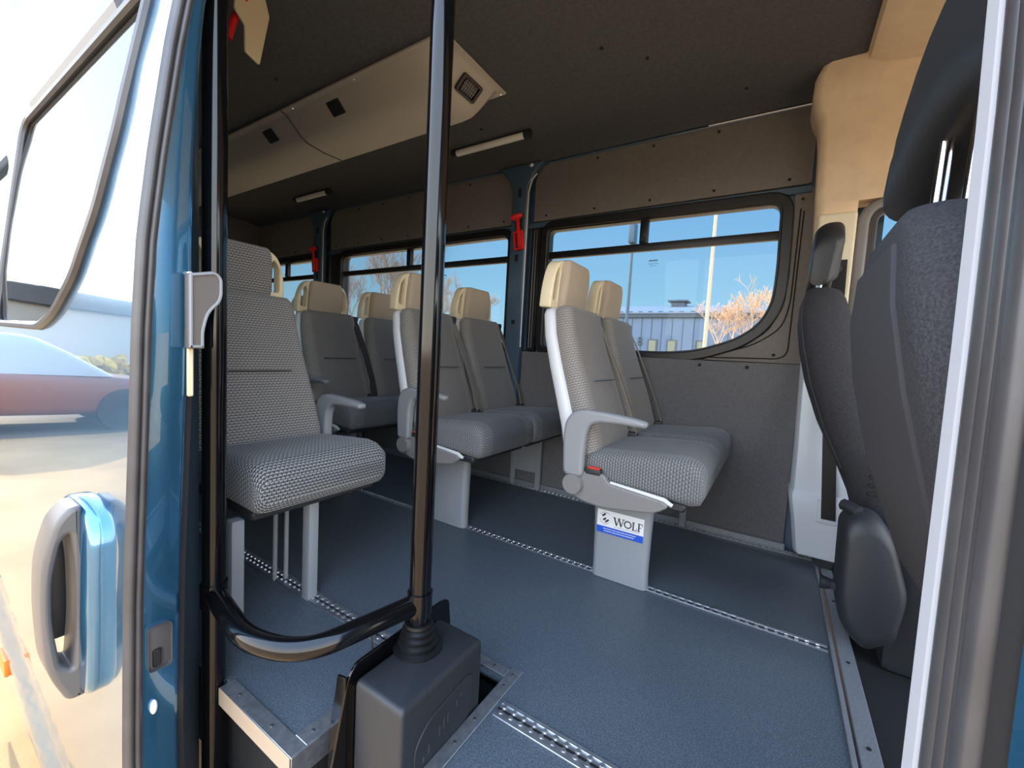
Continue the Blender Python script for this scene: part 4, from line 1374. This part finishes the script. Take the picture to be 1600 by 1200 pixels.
M_copper = mat('sunlit copper twigs', (184, 150, 118), .8)
bare_tree((-17.5, 15.5, GZ), 9.0, .75, 4, M_bark, 'large bare tree filling the left half of the middle window', 6, .13, .55, 3)
bare_tree((-31.0, 22.5, GZ), 10.0, .8, 17, M_bark, 'bare tree at the rear end of the middle window', 6, .10, .5)
bare_tree((-13.8, 17, GZ), 5.6, .8, 9, M_bark, 'low bare tree beside the second row window headrest', 6, .09, .5)
bare_tree((-22.5, 24, GZ), 8.5, .8, 12, M_bark, 'farther bare tree behind the large one in the middle window', 6, .11, .5)
bare_tree((-12.0, 19, GZ), 4.6, .8, 31, M_bark, 'small bare tree at the front end of the middle window', 5, .08, .5)
bare_tree((-2.05, 21.0, GZ), 6.6, 1.15, 23, M_copper, 'copper sunlit bush in front of the grey hall', 6, .08, .30, 3)

# buildings and things behind the photographer's left, mirrored in the door paint
M_wall2 = mat('pale rendered wall', (196, 194, 186), .7)
M_wall3 = mat('slate roof', (110, 112, 116), .7)
t = thing('storage_hall', 'pale storage hall mirrored in the door paint', 'building', (-26, -5.5, GZ))
b = bmesh.new(); box(b, -3, 3, -9, 4.5, 0, 2.6); finish(b, 'wall', M_wall2, t, False)
b = bmesh.new(); box(b, -3.2, 3.2, -9.2, 4.7, 2.6, 3.3, .05, 1); finish(b, 'roof', M_wall3, t, False)
M_hedge = mat('yellow autumn hedge', (206, 170, 52), .8, noise=.4, nscale=4)
rnd = random.Random(5)
t = thing('hedge', 'yellow autumn hedge mirrored in the door paint', 'hedge', (-13, -3.5, GZ))
b = bmesh.new()
for k in range(260):
    yy = rnd.uniform(-1.6, 1.6)
    r = bmesh.ops.create_icosphere(b, subdivisions=1, radius=rnd.uniform(.06, .13), matrix=Matrix.Translation((rnd.uniform(-.35, .35), yy, rnd.uniform(.5, 1.05 - .12 * abs(yy)))))
    for v in r['verts']: v.co += Vector((rnd.uniform(-.03, .03), rnd.uniform(-.03, .03), rnd.uniform(-.03, .03)))
finish(b, 'foliage', M_hedge, t, False)
b = bmesh.new()
box(b, -.2, .2, -1.6, 1.6, 0, .6, .05, 1); finish(b, 'planter', mat('weathered concrete', (120, 114, 110), .85), t)
b = bmesh.new()
vv = [b.verts.new(p) for p in ((-60, -14, GZ + .004), (-9.0, -14, GZ + .004), (-8.2, 1.5, GZ + .004), (-60, 1.5, GZ + .004))]
b.faces.new(vv)
struct(finish(b, 'dark_ground', mat('dark brown ground', (92, 82, 76), .8, noise=.2, nscale=1), None, False), 'darker ground strip beyond the yard paving', 'dark_ground')  # darker flat band beyond the paving
M_car = mat('rust red car paint', (122, 72, 54), .35)
M_carglass = mat('pale car glass', (150, 158, 164), .15)
t = thing('car', 'rust red car mirrored in the door paint', 'car', (-9.4, -.55, GZ))
b = bmesh.new()
rg = []
for y, z0, z1, k in ((-2.0, .35, .62, .86), (-1.9, .28, .74, .96), (-1.1, .25, .82, 1), (.9, .25, .88, 1), (1.7, .28, .84, .95), (1.8, .36, .70, .86)):
    rg.append([(a * k, y, (z0 + z1) / 2 + c) for a, c in rrect(.82, (z1 - z0) / 2, .12, 4)])
loft(b, rg); finish(b, 'body', M_car, t)
b = bmesh.new()
rg = []
for z, k, y0, y1 in ((.82, 1.0, -1.15, 1.55), (1.15, .92, -.65, 1.2), (1.32, .8, -.35, .95), (1.36, .6, -.2, .8)):
    rg.append([(a * k, (y0 + y1) / 2 + c, z) for a, c in rrect(.78, (y1 - y0) / 2, .2, 4)])
loft(b, rg); finish(b, 'cabin', M_carglass, t)
for xx, yy in ((.74, -1.25), (.74, 1.15), (-.74, -1.25), (-.74, 1.15)):
    b = bmesh.new()
    bmesh.ops.create_cone(b, cap_ends=True, segments=20, radius1=.32, radius2=.32, depth=.2, matrix=Matrix.Translation((xx, yy, .32)) @ Matrix.Rotation(PI / 2, 4, 'Y'))
    finish(b, 'wheel', M_black, t)
